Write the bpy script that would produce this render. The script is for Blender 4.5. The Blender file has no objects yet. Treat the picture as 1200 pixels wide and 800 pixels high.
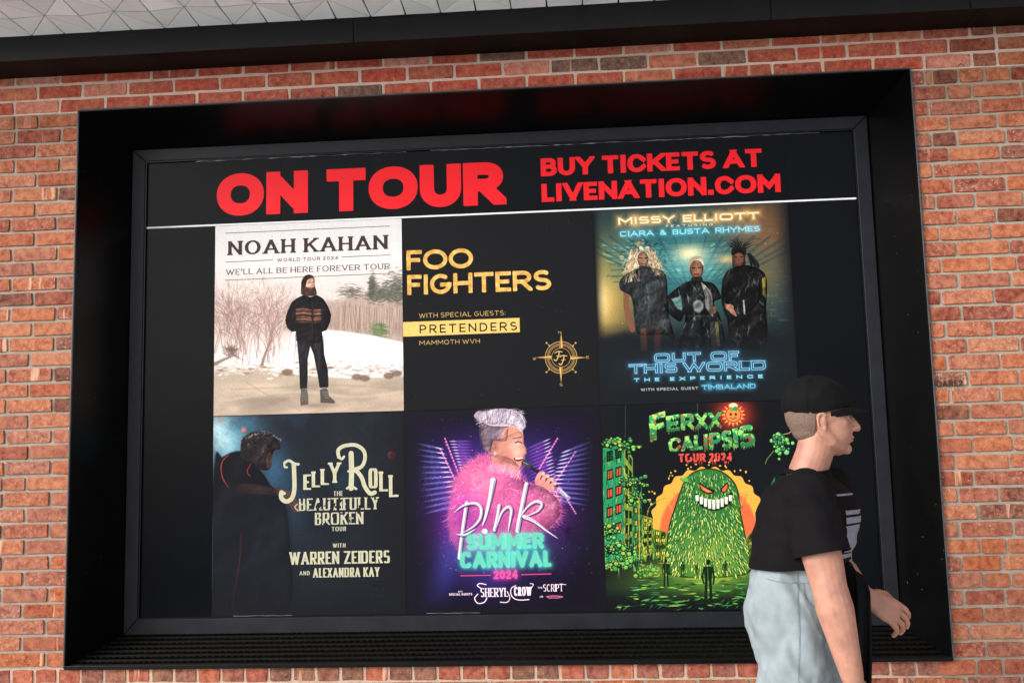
import bpy, bmesh, math, random
import numpy as np
from mathutils import Matrix, Vector
random.seed(7)
rng = np.random.RandomState(11)
S = bpy.context.scene
C = S.collection

# ------------------------------------------------------------------ camera
CAM = Vector((2.226708, -4.209241, 0.846798))
YAW, PITCH, ROLL = -0.0698952, 0.1144096, -0.0247292
FPX = 1167.0                                   # focal length in pixels of a 1200 px wide picture
fwd = Vector((math.sin(YAW)*math.cos(PITCH), math.cos(YAW)*math.cos(PITCH), math.sin(PITCH)))
right = Vector((math.cos(YAW), -math.sin(YAW), 0))
up = right.cross(fwd)
r2 = math.cos(ROLL)*right + math.sin(ROLL)*up
u2 = -math.sin(ROLL)*right + math.cos(ROLL)*up
cam = bpy.data.cameras.new('camera')
cam.sensor_width = 36; cam.lens = FPX/1200*36; cam.clip_end = 3000; cam.clip_start = 0.05
camo = bpy.data.objects.new('camera', cam); C.objects.link(camo)
M = Matrix((r2, u2, -fwd)).transposed().to_4x4(); M.translation = CAM
camo.matrix_world = M
S.camera = camo
S.render.resolution_x = 1024; S.render.resolution_y = 682

# ------------------------------------------------------------------ light
SUN_ELEV, SUN_AZ = math.radians(26), math.radians(232)
w = bpy.data.worlds.new('World'); S.world = w; w.use_nodes = True
nt = w.node_tree; bg = nt.nodes['Background']; bg.inputs[1].default_value = 0.15
sky = nt.nodes.new('ShaderNodeTexSky'); sky.sky_type = 'NISHITA'; sky.sun_disc = False
sky.sun_elevation = SUN_ELEV; sky.sun_rotation = SUN_AZ; sky.air_density = 1.0; sky.dust_density = 4.0; sky.ozone_density = 1.0
# overcast: the sky dome loses most of its blue
hs = nt.nodes.new('ShaderNodeHueSaturation'); hs.inputs['Saturation'].default_value = 0.32
nt.links.new(sky.outputs[0], hs.inputs['Color']); nt.links.new(hs.outputs[0], bg.inputs[0])
sl = bpy.data.lights.new('sun', 'SUN'); sl.energy = 0.55; sl.angle = math.radians(20); sl.color = (1, .95, .88)
so = bpy.data.objects.new('sun', sl); C.objects.link(so)
d = Vector((math.sin(SUN_AZ)*math.cos(SUN_ELEV), math.cos(SUN_AZ)*math.cos(SUN_ELEV), math.sin(SUN_ELEV)))
so.rotation_euler = d.to_track_quat('Z', 'Y').to_euler(); so.location = (0, -5, 6)
S.view_settings.view_transform = 'Standard'; S.view_settings.look = 'None'; S.view_settings.gamma = 1
S.view_settings.exposure = 0.86

# ------------------------------------------------------------------ tools
def srgb(c):
    c = np.asarray(c, float)/255.
    return tuple(np.where(c <= .04045, c/12.92, ((c+.055)/1.055)**2.4))
def link(name, me, mat=None, parent=None):
    o = bpy.data.objects.new(name, me); C.objects.link(o)
    if mat is not None and not me.materials: me.materials.append(mat)
    if parent is not None: o.parent = parent
    return o
def mesh(name, vs, fs, mat=None, parent=None, smooth=False):
    me = bpy.data.meshes.new(name); me.from_pydata([tuple(v) for v in vs], [], fs); me.update()
    if smooth: me.polygons.foreach_set('use_smooth', [True]*len(me.polygons))
    return link(name, me, mat, parent)
def thing(name, label, cat, loc=(0, 0, 0)):
    o = bpy.data.objects.new(name, None); C.objects.link(o); o.location = loc
    o['label'] = label; o['category'] = cat
    return o
def box_data(x0, x1, y0, y1, z0, z1):
    v = [(x0,y0,z0),(x1,y0,z0),(x1,y1,z0),(x0,y1,z0),(x0,y0,z1),(x1,y0,z1),(x1,y1,z1),(x0,y1,z1)]
    f = [(0,3,2,1),(4,5,6,7),(0,1,5,4),(1,2,6,5),(2,3,7,6),(3,0,4,7)]
    return v, f
class MB:
    def __init__(s): s.v = []; s.f = []
    def add(s, v, f):
        n = len(s.v); s.v += [tuple(a) for a in v]; s.f += [tuple(i+n for i in q) for q in f]
    def box(s, *a): s.add(*box_data(*a)); return s
    def build(s, name, mat, parent=None, smooth=False, bevel=0):
        o = mesh(name, s.v, s.f, mat, parent, smooth)
        if bevel:
            m = o.modifiers.new('bevel', 'BEVEL'); m.width = bevel; m.segments = 2; m.limit_method = 'ANGLE'
        return o
def node_mat(name):
    m = bpy.data.materials.new(name); m.use_nodes = True
    return m, m.node_tree, m.node_tree.nodes['Principled BSDF']
def N(nt, t, **kw):
    n = nt.nodes.new(t)
    for k, v in kw.items():
        if k in n.inputs.keys(): n.inputs[k].default_value = v
        else: setattr(n, k, v)
    return n
def ramp(nt, pts, interp='LINEAR'):
    n = nt.nodes.new('ShaderNodeValToRGB'); e = n.color_ramp.elements; n.color_ramp.interpolation = interp
    while len(e) < len(pts): e.new(0.5)
    for q, (p_, c_) in zip(e, pts):
        q.position = p_; q.color = (*c_, 1) if len(c_) == 3 else c_
    return n
def simple(name, col, rough=.5, var=.12, scale=18, bump=.1, bscale=200, spec=.5, metal=0, sss=0, coat=0, bdist=.002):
    """plain material with uneven colour, gloss and fine relief"""
    m, nt, b = node_mat(name)
    tc = N(nt, 'ShaderNodeTexCoord'); L = nt.links.new
    n1 = N(nt, 'ShaderNodeTexNoise', Scale=scale, Detail=6.0, Roughness=.6); L(tc.outputs['Object'], n1.inputs['Vector'])
    lo = tuple(max(0, c*(1-var)) for c in col); hi = tuple(min(1, c*(1+var)) for c in col)
    r = ramp(nt, [(.3, lo), (.7, hi)]); L(n1.outputs['Fac'], r.inputs[0]); L(r.outputs[0], b.inputs['Base Color'])
    mr = N(nt, 'ShaderNodeMapRange'); mr.inputs[3].default_value = rough*.85; mr.inputs[4].default_value = min(1, rough*1.2)
    L(n1.outputs['Fac'], mr.inputs[0]); L(mr.outputs[0], b.inputs['Roughness'])
    n2 = N(nt, 'ShaderNodeTexNoise', Scale=bscale, Detail=4.0); L(tc.outputs['Object'], n2.inputs['Vector'])
    bp = N(nt, 'ShaderNodeBump', Strength=bump, Distance=bdist); L(n2.outputs['Fac'], bp.inputs['Height']); L(bp.outputs[0], b.inputs['Normal'])
    b.inputs['Specular IOR Level'].default_value = spec; b.inputs['Metallic'].default_value = metal
    if sss: b.inputs['Subsurface Weight'].default_value = sss; b.inputs['Subsurface Radius'].default_value = (.02, .008, .004); b.inputs['Subsurface Scale'].default_value = .5
    if coat: b.inputs['Coat Weight'].default_value = coat; b.inputs['Coat Roughness'].default_value = .1
    return m

def brick_mat(name, palette, island=False, speck=.5):
    m, nt, b = node_mat(name); L = nt.links.new
    tc = N(nt, 'ShaderNodeTexCoord'); geo = N(nt, 'ShaderNodeNewGeometry'); oi = N(nt, 'ShaderNodeObjectInfo')
    rnd = geo.outputs['Random Per Island'] if island else oi.outputs['Random']
    def mul(src, k, mode='MULTIPLY'):
        q = N(nt, 'ShaderNodeMath', operation=mode); L(src, q.inputs[0]); q.inputs[1].default_value = k; return q.outputs[0]
    r7 = mul(mul(rnd, 7.31), 1.0, 'FRACT') if False else None
    fr = N(nt, 'ShaderNodeMath', operation='FRACT'); L(mul(rnd, 37.7), fr.inputs[0])
    fr2 = N(nt, 'ShaderNodeMath', operation='FRACT'); L(mul(rnd, 91.3), fr2.inputs[0])
    n = len(palette)
    base = ramp(nt, [(i/n, c) for i, c in enumerate(palette)], 'CONSTANT'); L(rnd, base.inputs[0])
    # position shifted per brick so that no two bricks repeat
    pos = geo.outputs['Position']
    off = N(nt, 'ShaderNodeVectorMath', operation='ADD'); L(pos, off.inputs[0])
    cmb = N(nt, 'ShaderNodeCombineXYZ'); L(mul(rnd, 13.0), cmb.inputs[0]); L(mul(fr.outputs[0], 17.0), cmb.inputs[2]); L(cmb.outputs[0], off.inputs[1])
    def noise(sc, det=5, dist=0):
        q = N(nt, 'ShaderNodeTexNoise', Scale=sc, Detail=float(det), Distortion=dist, Roughness=.65); L(off.outputs[0], q.inputs['Vector']); return q.outputs['Fac']
    def mix(fac, a, c, mode='MIX'):
        q = N(nt, 'ShaderNodeMix', data_type='RGBA', blend_type=mode)
        for s_, v_ in ((q.inputs[0], fac), (q.inputs[6], a), (q.inputs[7], c)):
            if isinstance(v_, (tuple, float, int)): s_.default_value = v_ if not isinstance(v_, tuple) else (*v_, 1)
            else: L(v_, s_)
        return q.outputs[2]
    def thr(src, a, c):
        q = N(nt, 'ShaderNodeMapRange'); L(src, q.inputs[0]); q.inputs[1].default_value = a; q.inputs[2].default_value = c; return q.outputs[0]
    def mm(a, c):
        q = N(nt, 'ShaderNodeMath', operation='MULTIPLY'); L(a, q.inputs[0])
        if isinstance(c, float): q.inputs[1].default_value = c
        else: L(c, q.inputs[1])
        return q.outputs[0]
    hv = N(nt, 'ShaderNodeHueSaturation'); L(base.outputs[0], hv.inputs['Color'])
    L(thr(fr2.outputs[0], 0, 1), hv.inputs['Fac']); hv.inputs['Value'].default_value = .98; hv.inputs['Saturation'].default_value = 1.05
    c = mix(thr(noise(34, 8), .36, .60), mix(1.0, hv.outputs[0], (.60, .50, .47), 'MULTIPLY'), mix(.16, hv.outputs[0], (.66, .36, .22)))
    c = mix(mm(thr(noise(9, 3), .48, .62), .22), c, (.50, .22, .11))
    # dark kiln blotches on some bricks
    c = mix(mm(thr(noise(48, 4, 1.0), .58, .68), thr(fr.outputs[0], .45, .9)), c, (.13, .055, .04))
    # pale vertical kiss marks on a few
    sq_ = N(nt, 'ShaderNodeVectorMath', operation='MULTIPLY'); L(off.outputs[0], sq_.inputs[0]); sq_.inputs[1].default_value = (1, 1, .12)
    wv = N(nt, 'ShaderNodeTexNoise', Scale=26.0, Detail=3.0, Roughness=.5); L(sq_.outputs[0], wv.inputs['Vector'])
    c = mix(mm(mm(thr(wv.outputs['Fac'], .60, .66), thr(fr2.outputs[0], .74, .78)), .7), c, (.66, .40, .26))
    # mortar bloom: powdery pale film with ragged edge
    c = mix(mm(mm(thr(noise(60, 6), .50, .66), thr(fr.outputs[0], .5, .9)), speck), c, (.52, .34, .28))
    c = mix(mm(thr(noise(150, 3), .655, .70), .8), c, (.66, .52, .45))
    c = mix(mm(thr(noise(190, 2), .645, .70), .85), c, (.05, .018, .012))
    L(c, b.inputs['Base Color']); b.inputs['Roughness'].default_value = .82; b.inputs['Specular IOR Level'].default_value = .3
    bp = N(nt, 'ShaderNodeBump', Strength=.7, Distance=.003); L(noise(75, 8), bp.inputs['Height']); L(bp.outputs[0], b.inputs['Normal'])
    return m
PAL_OLD = [(0.338,0.087,0.035),(0.287,0.057,0.026),(0.389,0.114,0.050),(0.211,0.032,0.020),(0.321,0.098,0.060),(0.363,0.087,0.032),(0.296,0.087,0.056),(0.236,0.041,0.025),(0.397,0.129,0.060),(0.278,0.087,0.060),(0.380,0.098,0.038),(0.127,0.027,0.018),(0.405,0.151,0.078),(0.321,0.068,0.028),(0.203,0.030,0.021),(0.355,0.106,0.056)]
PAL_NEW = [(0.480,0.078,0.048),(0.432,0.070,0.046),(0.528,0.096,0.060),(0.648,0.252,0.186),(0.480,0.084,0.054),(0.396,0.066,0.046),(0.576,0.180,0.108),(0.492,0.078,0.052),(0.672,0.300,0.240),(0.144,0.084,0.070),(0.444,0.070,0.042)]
PAL_SILL = [(.30,.06,.04),(.15,.055,.04),(.34,.07,.042),(.19,.06,.045),(.26,.05,.035),(.12,.045,.035),(.38,.09,.05),(.22,.06,.05)]
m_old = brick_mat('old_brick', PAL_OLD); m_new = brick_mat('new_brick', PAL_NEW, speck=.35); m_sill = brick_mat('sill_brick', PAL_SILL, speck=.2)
m_old_i = brick_mat('old_brick_joined', PAL_OLD, True)
def mortar_mat(name, a, c):
    m, nt, b = node_mat(name); L = nt.links.new
    geo = N(nt, 'ShaderNodeNewGeometry')
    n1 = N(nt, 'ShaderNodeTexNoise', Scale=14.0, Detail=8.0, Roughness=.7); L(geo.outputs['Position'], n1.inputs['Vector'])
    r = ramp(nt, [(.3, a), (.7, c)]); L(n1.outputs['Fac'], r.inputs[0])
    n3 = N(nt, 'ShaderNodeTexNoise', Scale=260.0, Detail=3.0); L(geo.outputs['Position'], n3.inputs['Vector'])
    mx = N(nt, 'ShaderNodeMix', data_type='RGBA', blend_type='MULTIPLY'); mx.inputs[0].default_value = .5
    r3 = ramp(nt, [(.35, (.45, .43, .4)), (.55, (1, 1, 1))]); L(n3.outputs['Fac'], r3.inputs[0])
    L(r.outputs[0], mx.inputs[6]); L(r3.outputs[0], mx.inputs[7]); L(mx.outputs[2], b.inputs['Base Color'])
    b.inputs['Roughness'].default_value = .95; b.inputs['Specular IOR Level'].default_value = .15
    n2 = N(nt, 'ShaderNodeTexNoise', Scale=110.0, Detail=8.0, Roughness=.7); L(geo.outputs['Position'], n2.inputs['Vector'])
    bp = N(nt, 'ShaderNodeBump', Strength=1.0, Distance=.004); L(n2.outputs['Fac'], bp.inputs['Height']); L(bp.outputs[0], b.inputs['Normal'])
    return m
m_mort = mortar_mat('mortar', (.30, .26, .21), (.42, .37, .305))
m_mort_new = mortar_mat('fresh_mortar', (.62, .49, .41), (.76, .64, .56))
m_black = simple('gloss_black_metal', (.0014, .0014, .0017), .3, .3, 6, .04, 60, .2)
m_beam = simple('weathered_black_metal', (.0065, .007, .0085), .5, .35, 9, .12, 140, .25)
m_beam_under = simple('brown_black_soffit', (.0018, .0013, .0012), .5, .35, 9, .1, 140, .1)
m_gasket = simple('charcoal_gasket', (.011, .012, .017), .42, .25, 12, .1, 200, .2)
m_vinyl = simple('black_vinyl', (.0028, .0034, .005), .2, .2, 3, .05, 3, .08, bdist=.02)
m_ribs = simple('black_grating', (.0028, .0024, .002), .55, .6, 20, .3, 200, .08)
m_tile = simple('pale_metal_tile', (.90, .97, 1.0), .38, .07, 3, .05, 40, .5)
_n = m_tile.node_tree; _oi = N(_n, 'ShaderNodeObjectInfo'); _mr = N(_n, 'ShaderNodeMapRange'); _mr.inputs[3].default_value = .90; _mr.inputs[4].default_value = 1.06
_hv = N(_n, 'ShaderNodeHueSaturation'); _b = _n.nodes['Principled BSDF']; _src = _b.inputs['Base Color'].links[0].from_socket
_n.links.new(_oi.outputs['Random'], _mr.inputs[0]); _n.links.new(_mr.outputs[0], _hv.inputs['Value']); _n.links.new(_src, _hv.inputs['Color']); _n.links.new(_hv.outputs[0], _b.inputs['Base Color'])
m_groove = simple('dark_groove', (.03, .03, .032), .8)
m_conc = simple('pavement_concrete', (.58, .575, .56), .9, .15, 1.2, .5, 60)
m_asph = simple('road_asphalt', (.055, .055, .057), .9, .2, 4, .6, 90)
m_red = simple('red_print', (.80, .012, .02), .4, .03, 10, .0, 10, .15)
m_white = simple('white_print', (.80, .81, .82), .4, .04, 10, 0, spec=.1)
m_glint = simple('painted_edge_glint', (.15, .155, .17), .4, .4, 30, .3)  # light grey that paints the glints on the sheet's rim

# ------------------------------------------------------------------ ground and street
g = mesh('ground', *box_data(-400, 400, -400, 400, -1.2, -.89), m_conc); g['kind'] = 'structure'
p_ = mesh('pavement', *box_data(-60, 60, -4.9, .35, -.89, -.72), m_conc); p_['kind'] = 'structure'
kb = MB()
for k in range(-30, 31): kb.box(k*1.2+.004, k*1.2+1.196, -5.06, -4.905, -.89, -.722)
o = kb.build('kerb', m_conc, bevel=.008); o['kind'] = 'structure'
o = mesh('road', *box_data(-200, 200, -14, -5.065, -.90, -.855), m_asph); o['kind'] = 'structure'

# ------------------------------------------------------------------ brick wall
Wd, Ht, CR, BL = 3.658, 2.438, 2.438/36, .2125
wall = thing('brick_wall', 'weathered orange red brick wall around the black framed billboard', 'wall', (0, 0, 0))
mb = MB()
MY = .0075
mb.box(-5, -.002, MY, .30, -.73, Ht); mb.box(Wd+.002, 9, MY, .30, -.73, Ht); mb.box(-.002, Wd+.002, MY, .30, -.73, -.001)
mb.build('mortar', m_mort, wall)
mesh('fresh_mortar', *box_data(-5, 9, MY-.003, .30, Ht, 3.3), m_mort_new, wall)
mesh('sill_mortar', *box_data(-.42, 3.62, MY-.003, MY+.02, -CR-.004, -.0015), mortar_mat('sill_mortar', (.45, .33, .25), (.58, .44, .35)), wall)
def brick_shape(L, Hh, seed, chip=1.0):
    """front face inset, bevel ring, side ring; 10 uneven points round the face"""
    R = random.Random(seed)
    j = lambda a: R.uniform(-a, a)*chip
    hx, hz = L/2, Hh/2
    pts = [(-hx+.004, -hz), (-hx*.1+j(.02), -hz+j(.0015)), (hx-.004, -hz), (hx, -hz+.005), (hx+j(.001), hz-.004), (hx-.005, hz), (hx*.15+j(.02), hz+j(.0015)), (-hx+.004, hz), (-hx, hz-.005), (-hx, -hz+.004)]
    pts = [(x+j(.0024), z+j(.0020)) for x, z in pts]
    n = len(pts); v = []
    for x, z in pts: v.append((x*(1-.0016/hx)+j(.0006), j(.0009), z*(1-.0016/hz)+j(.0005)))
    for x, z in pts: v.append((x, .0028+j(.0008), z))
    for x, z in pts: v.append((x, .022, z))
    f = [tuple(range(n))]
    for k in range(n):
        q = (k+1) % n
        f.append((k, k+n, q+n, q)); f.append((k+n, k+2*n, q+2*n, q+n))
    return v, f
BASES = {}
def brick_data(L, Hh, mat):
    cls = min((.055, .092, .145, .2), key=lambda c: abs(c-L)); key = (cls, random.randrange(6), mat.name)
    if key not in BASES:
        v, f = brick_shape(cls, CR-.0118, hash((cls, key[1])) % 9999)
        me = bpy.data.meshes.new('brick'); me.from_pydata(v, [], f); me.update(); me.materials.append(mat); BASES[key] = me
    return BASES[key], cls
def rows():
    """yield every brick: x0, x1, row, kind"""
    R = random.Random(5)
    for k in range(-11, 49):
        z = k*CR
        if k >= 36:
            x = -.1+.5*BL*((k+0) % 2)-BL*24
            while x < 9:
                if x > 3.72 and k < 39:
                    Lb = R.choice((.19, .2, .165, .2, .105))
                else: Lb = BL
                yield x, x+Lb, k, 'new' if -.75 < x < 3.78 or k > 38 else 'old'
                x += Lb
        elif k == -1:
            x = -.243-.1017*2
            while x < 3.60: yield x, x+.1017, k, 'sill'; x += .1017
            for a, c_, t in ((3.60, 3.755, 'sill'), (3.755, 3.86, 'old'), (3.86, 4.06, 'old')): yield a, c_, k, t
            x = 4.06
            while x < 9: yield x, x+BL, k, 'old'; x += BL
            x = -.243-.1017*2
            while x > -5: yield x-BL, x, k, 'old'; x -= BL
        elif k < -1:
            x = -5+(k % 2)*BL/2
            while x < 9: yield x, x+BL, k, 'old'; x += BL
        else:
            x = (-.094 if k % 2 == 0 else -.2005)+R.uniform(-.006, .006)     # left of the opening
            yield x, -.004, k, 'old'
            while x > -5:
                if R.random() < .07 or k == 35: h = BL/2; yield x-h, x, k, 'old'; x -= h; continue
                yield x-BL, x, k, 'old'; x -= BL
            x = Wd+(.074 if k % 2 else .148)+R.uniform(-.008, .008)          # right of the opening
            yield Wd+.004, x, k, 'old'
            if k == 35: yield x, x+.03, k, 'old'; x += .03
            while x < 9:
                Lb = R.choice((BL, BL, BL, .19, .2, .105, .16)) if k != 35 else .108
                yield x, x+Lb, k, 'old'; x += Lb
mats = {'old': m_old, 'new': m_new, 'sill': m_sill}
far = MB(); count = 0
allb = list(rows())
def vis(b_):
    x0, x1, k, t = b_
    z = (k+.5)*CR; xl = -.405+(3.0-z)*.037; xr = 4.16-(2.73-z)*.081
    if k > 38 or z < -.1: return 0
    v = min(x1, xr)-max(x0, xl)
    if z < -.0: v *= .8
    if k == 38: v *= .5
    return v
order = sorted(range(len(allb)), key=lambda i: -vis(allb[i]))
top300 = set(i for i in order[:300] if vis(allb[i]) > .012)
for i, (x0, x1, k, t) in enumerate(allb):
    Lb = x1-x0-.0125; z = (k+.5)*CR; xc = (x0+x1)/2
    if Lb < .012: continue
    if k in (36,) and t == 'new': pass
    yy = random.uniform(-.0012, .0018)
    if i in top300:
        me, cls = brick_data(Lb, CR, mats[t])
        o = bpy.data.objects.new('brick', me); C.objects.link(o); o.parent = wall
        o.location = (xc, yy, z+random.uniform(-.001, .001)); o.scale = (Lb/cls, 1, random.uniform(.97, 1.02)); o.rotation_euler = (0, random.uniform(-.006, .006), 0)
        count += 1
    else:
        v, f = brick_shape(Lb, CR-.0118, i)
        far.add([(a+xc, b_+yy, c_+z) for a, b_, c_ in v], f)
o = far.build('outer_bricks', m_old_i, wall); o['kind'] = 'stuff'
print('bricks', count, len(allb))
# weep holes above the frame
wm = MB()
for x in (.117, .55, .965+.03, 1.4, 1.83, 2.25, 2.68, 3.1): wm.box(x-.004, x+.004, -.001, .02, Ht+.003, Ht+.012)
o = wm.build('weep_hole', m_groove, wall)

# ------------------------------------------------------------------ beam over the billboard
beam = thing('fascia_beam', 'long black metal beam running along the top of the brick wall', 'beam', (0, 0, 0))
BZ0, BZ1, BY = 2.612, 2.712, -.205
segs = [(-5, -.9), (-.9, 1.302), (1.302, 3.052), (3.052, 3.853), (3.853, 5.6), (5.6, 9)]
for a, c_ in [(-5, -.9), (-.9, 1.302), (1.302, 3.052), (3.052, 3.853), (3.853, 5.6), (5.6, 9)]:
    MB().box(a+.0022, c_-.0022, BY, BY+.004, BZ0-.004, BZ1).build('fascia_panel', m_beam, beam, bevel=.0012)
for a, c_ in [(-5, -.9), (-.9, 1.294), (1.294, 3.893), (3.893, 9)]:
    MB().box(a+.0018, c_-.0018, BY+.0045, -.004, BZ0, BZ0+.003).build('soffit_panel', m_beam_under, beam)
mesh('beam_core', *box_data(-5, 9, BY+.02, 0.0, BZ0+.006, 3.0), m_groove, beam)
# ------------------------------------------------------------------ faceted canopy ceiling
can = thing('canopy_ceiling', 'faceted ceiling of pale grey triangular metal tiles above the black beam', 'ceiling', (0, 0, 0))
CZ = BZ1+.004
mesh('ceiling_backing', *box_data(-5, 9, -.72, BY+.002, CZ+.03, CZ+.06), m_groove, can)
R = random.Random(3)
def node_h(i, j): return .002 if j == 0 else (0.010 if (i+j) % 2 else -.001)+((i*7919+j*104729) % 13)/13*.006
def tri(a, b_, c_, shrink=.0022):
    P_ = [Vector(a), Vector(b_), Vector(c_)]; g_ = sum(P_, Vector())/3
    out = []
    for q in P_:
        dv = g_-q; out.append(q+dv.normalized()*shrink*1.7)
    n = (out[1]-out[0]).cross(out[2]-out[0])
    if n.z > 0: out = [out[0], out[2], out[1]]
    v = out+[q+Vector((0, 0, .008)) for q in out]
    return v, [(0,1,2),(5,4,3),(0,3,4,1),(1,4,5,2),(2,5,3,0)]
rest = MB(); nt_ = 0
DX, DY = .15, .1655
for j in range(0, 3):
    for i in range(-32, 60):
        x0 = .0275+i*DX; x1 = x0+DX; ya = BY+.004-j*DY; yb = ya-DY
        P00 = (x0, ya, CZ+node_h(i, j)); P10 = (x1, ya, CZ+node_h(i+1, j)); P01 = (x0, yb, CZ+node_h(i, j+1)); P11 = (x1, yb, CZ+node_h(i+1, j+1))
        # heavy diagonals run through the nodes, alternately leaning
        if (i+j) % 2: ts = [(P00, P10, P11), (P00, P11, P01)]
        else: ts = [(P00, P10, P01), (P10, P11, P01)]
        seen = j < 4 and x1 > -.75+0*j and x0 < 2.6-j*.55
        for t_ in ts:
            v, f = tri(*t_, shrink=.0034)
            if seen: mesh('ceiling_tile', v, f, m_tile, can); nt_ += 1
            else: rest.add(v, f)
o = rest.build('outer_ceiling_tiles', m_tile, can); o['kind'] = 'stuff'
print('tiles', nt_)

# ------------------------------------------------------------------ billboard
bb = thing('tour_billboard', 'large recessed black billboard of concert posters headed ON TOUR in red', 'billboard', (0, 0, 0))
OX0, OX1, OZ0, OZ1 = 0., Wd, 0., Ht
IX0, IX1, IZ0, IZ1, D = .114, 3.555, .085, 2.345, .30
def slab(name, a, b_, c_, d_, off, mat=m_black):
    """a four-cornered sheet given thickness along off"""
    v = [Vector(q) for q in (a, b_, c_, d_)]; v += [q+Vector(off) for q in v]
    return mesh(name, v, [(0,1,2,3),(7,6,5,4),(0,4,5,1),(1,5,6,2),(2,6,7,3),(3,7,4,0)], mat, bb)
y0, y1 = -.010, D
slab('head_reveal', (OX0,y0,OZ1),(OX1,y0,OZ1),(IX1,y1,IZ1),(IX0,y1,IZ1),(0,0,.004))
slab('side_reveal', (OX0,y0,OZ0),(OX0,y0,OZ1),(IX0,y1,IZ1),(IX0,y1,IZ0),(-.003,0,0))
slab('side_reveal', (OX1,y0,OZ1),(OX1,y0,OZ0),(IX1,y1,IZ0),(IX1,y1,IZ1),(.003,0,0))
slab('sill_pan', (OX1,y0,OZ0),(OX0,y0,OZ0),(IX0,y1,IZ0),(IX1,y1,IZ0),(0,0,-.004))
# thin raised rim round the mouth of the box
rm = MB()
rm.box(-.003, Wd+.003, -.013, .006, Ht+.0045, Ht+.010)
rm.box(-.009, -.0035, -.012, .006, 0, Ht+.0042); rm.box(Wd+.0035, Wd+.009, -.012, .006, 0, Ht+.0042)
rm.build('outer_rim', simple('rim_metal', (.05, .052, .058), .35, .4, 15, .1), bb, bevel=.001)
MB().box(-.002, Wd+.002, -.016, -.0115, -.006, .011).build('sill_nosing', m_black, bb, bevel=.002)
# ribbed drainage sill: stepped bars with rows of punched bumps
R = random.Random(9)
def sillz(y): return OZ0+(IZ0-OZ0)*(y-y0)/(y1-y0)
for k in range(7):
    ya = .004+k*.0415; z = sillz(ya)
    xa = OX0+(IX0-OX0)*(ya/D)+.006; xb = OX1+(IX1-OX1)*(ya/D)-.006
    v = []
    n = 46
    prof = [(0, .0015), (.004, .0085), (.019, .0095), (.023, .004), (.03, .003)]
    r_ = MB()
    for i in range(n+1):
        x = xa+(xb-xa)*i/n
        jz = R.uniform(-.0004, .0004)
        for (py, pz) in prof: v.append((x, ya+py, z+pz+jz))
    f = []
    for i in range(n):
        for q in range(len(prof)-1):
            a = i*len(prof)+q; f.append((a, a+len(prof), a+len(prof)+1, a+1))
    mesh('sill_rib', v, f, m_ribs, bb)
bmp = MB()
for k in range(7):
    ya = .004+k*.0415+.031; z = sillz(ya)+.003
    x = OX0+.05+k*.012
    while x < OX1-.05-k*.012:
        s_ = .0055*R.uniform(.8, 1.15); yy = ya+R.uniform(-.001, .001)
        bmp.add([(x-s_, yy-s_*.7, z), (x+s_, yy-s_*.7, z), (x+s_, yy+s_*.7, z), (x-s_, yy+s_*.7, z), (x-s_*.3, yy, z+.006), (x+s_*.3, yy, z+.006)],
                [(0,1,5,4), (1,2,5), (2,3,4,5), (3,0,4)])
        x += .0275
o = bmp.build('sill_bumps', m_ribs, bb); o['kind'] = 'stuff'
# inner gasket frame: four mitred bars
PX0, PX1, PZ0, PZ1 = .177, 3.495, .153, 2.287
def bar(a, b_, c_, d_):
    ya, yb = .284, .299
    v = [(q[0], ya, q[1]) for q in (a, b_, c_, d_)]+[(q[0], yb, q[1]) for q in (a, b_, c_, d_)]
    o = mesh('inner_frame_bar', v, [(0,1,2,3),(7,6,5,4),(0,4,5,1),(1,5,6,2),(2,6,7,3),(3,7,4,0)], m_gasket, bb)
    m = o.modifiers.new('bevel', 'BEVEL'); m.width = .0025; m.segments = 2
e = .0012
bar((IX0+e, IZ1), (PX0+e, PZ1), (PX1-e, PZ1), (IX1-e, IZ1))
bar((IX0+e, IZ0), (IX1-e, IZ0), (PX1-e, PZ0), (PX0+e, PZ0))
bar((IX0, IZ0+e), (PX0, PZ0+e), (PX0, PZ1-e), (IX0, IZ1-e))
bar((IX1, IZ0+e), (IX1, IZ1-e), (PX1, PZ1-e), (PX1, PZ0+e))
lip = MB()   # thin inner bead
lip.box(PX0, PX0+.006, .289, .2995, PZ0, PZ1); lip.box(PX1-.006, PX1, .289, .2995, PZ0, PZ1)
lip.box(PX0+.0065, PX1-.0065, .289, .2995, PZ1-.006, PZ1); lip.box(PX0+.0065, PX1-.0065, .289, .2995, PZ0, PZ0+.006)
lip.build('glazing_bead', m_black, bb)
PY = .300
# backing print sheet in four drops, with faint seams
seams = [IX0, .835, 1.262, 2.30, 3.182, IX1]
for a, c_ in zip(seams[:-1], seams[1:]):
    mesh('print_sheet', *box_data(a+.0006, c_-.0006, PY, PY+.004, IZ0, IZ1), m_vinyl, bb)
mesh('backing_board', *box_data(IX0-.02, IX1+.02, PY+.006, PY+.02, IZ0-.02, IZ1+.02), m_groove, bb)
def strip(name, pts, mat, y=PY-.004):
    """ragged thin strip: list of x, z, half-width"""
    v = []; f = []
    for x, z, h in pts: v += [(x, y, z-h), (x, y-.0008, z+h)]
    for i in range(len(pts)-1): f.append((2*i, 2*i+2, 2*i+3, 2*i+1))
    return mesh(name, v, f, mat, bb)
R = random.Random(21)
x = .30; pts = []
for (xa, xb) in ((.42, 1.45), (1.55, 3.35)):  # thin pale strips standing in for light glinting along the sheet edges
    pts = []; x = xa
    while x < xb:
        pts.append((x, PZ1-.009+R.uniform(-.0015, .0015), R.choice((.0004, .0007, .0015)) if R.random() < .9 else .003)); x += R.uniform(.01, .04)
    strip('edge_glint', pts, m_glint)
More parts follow.
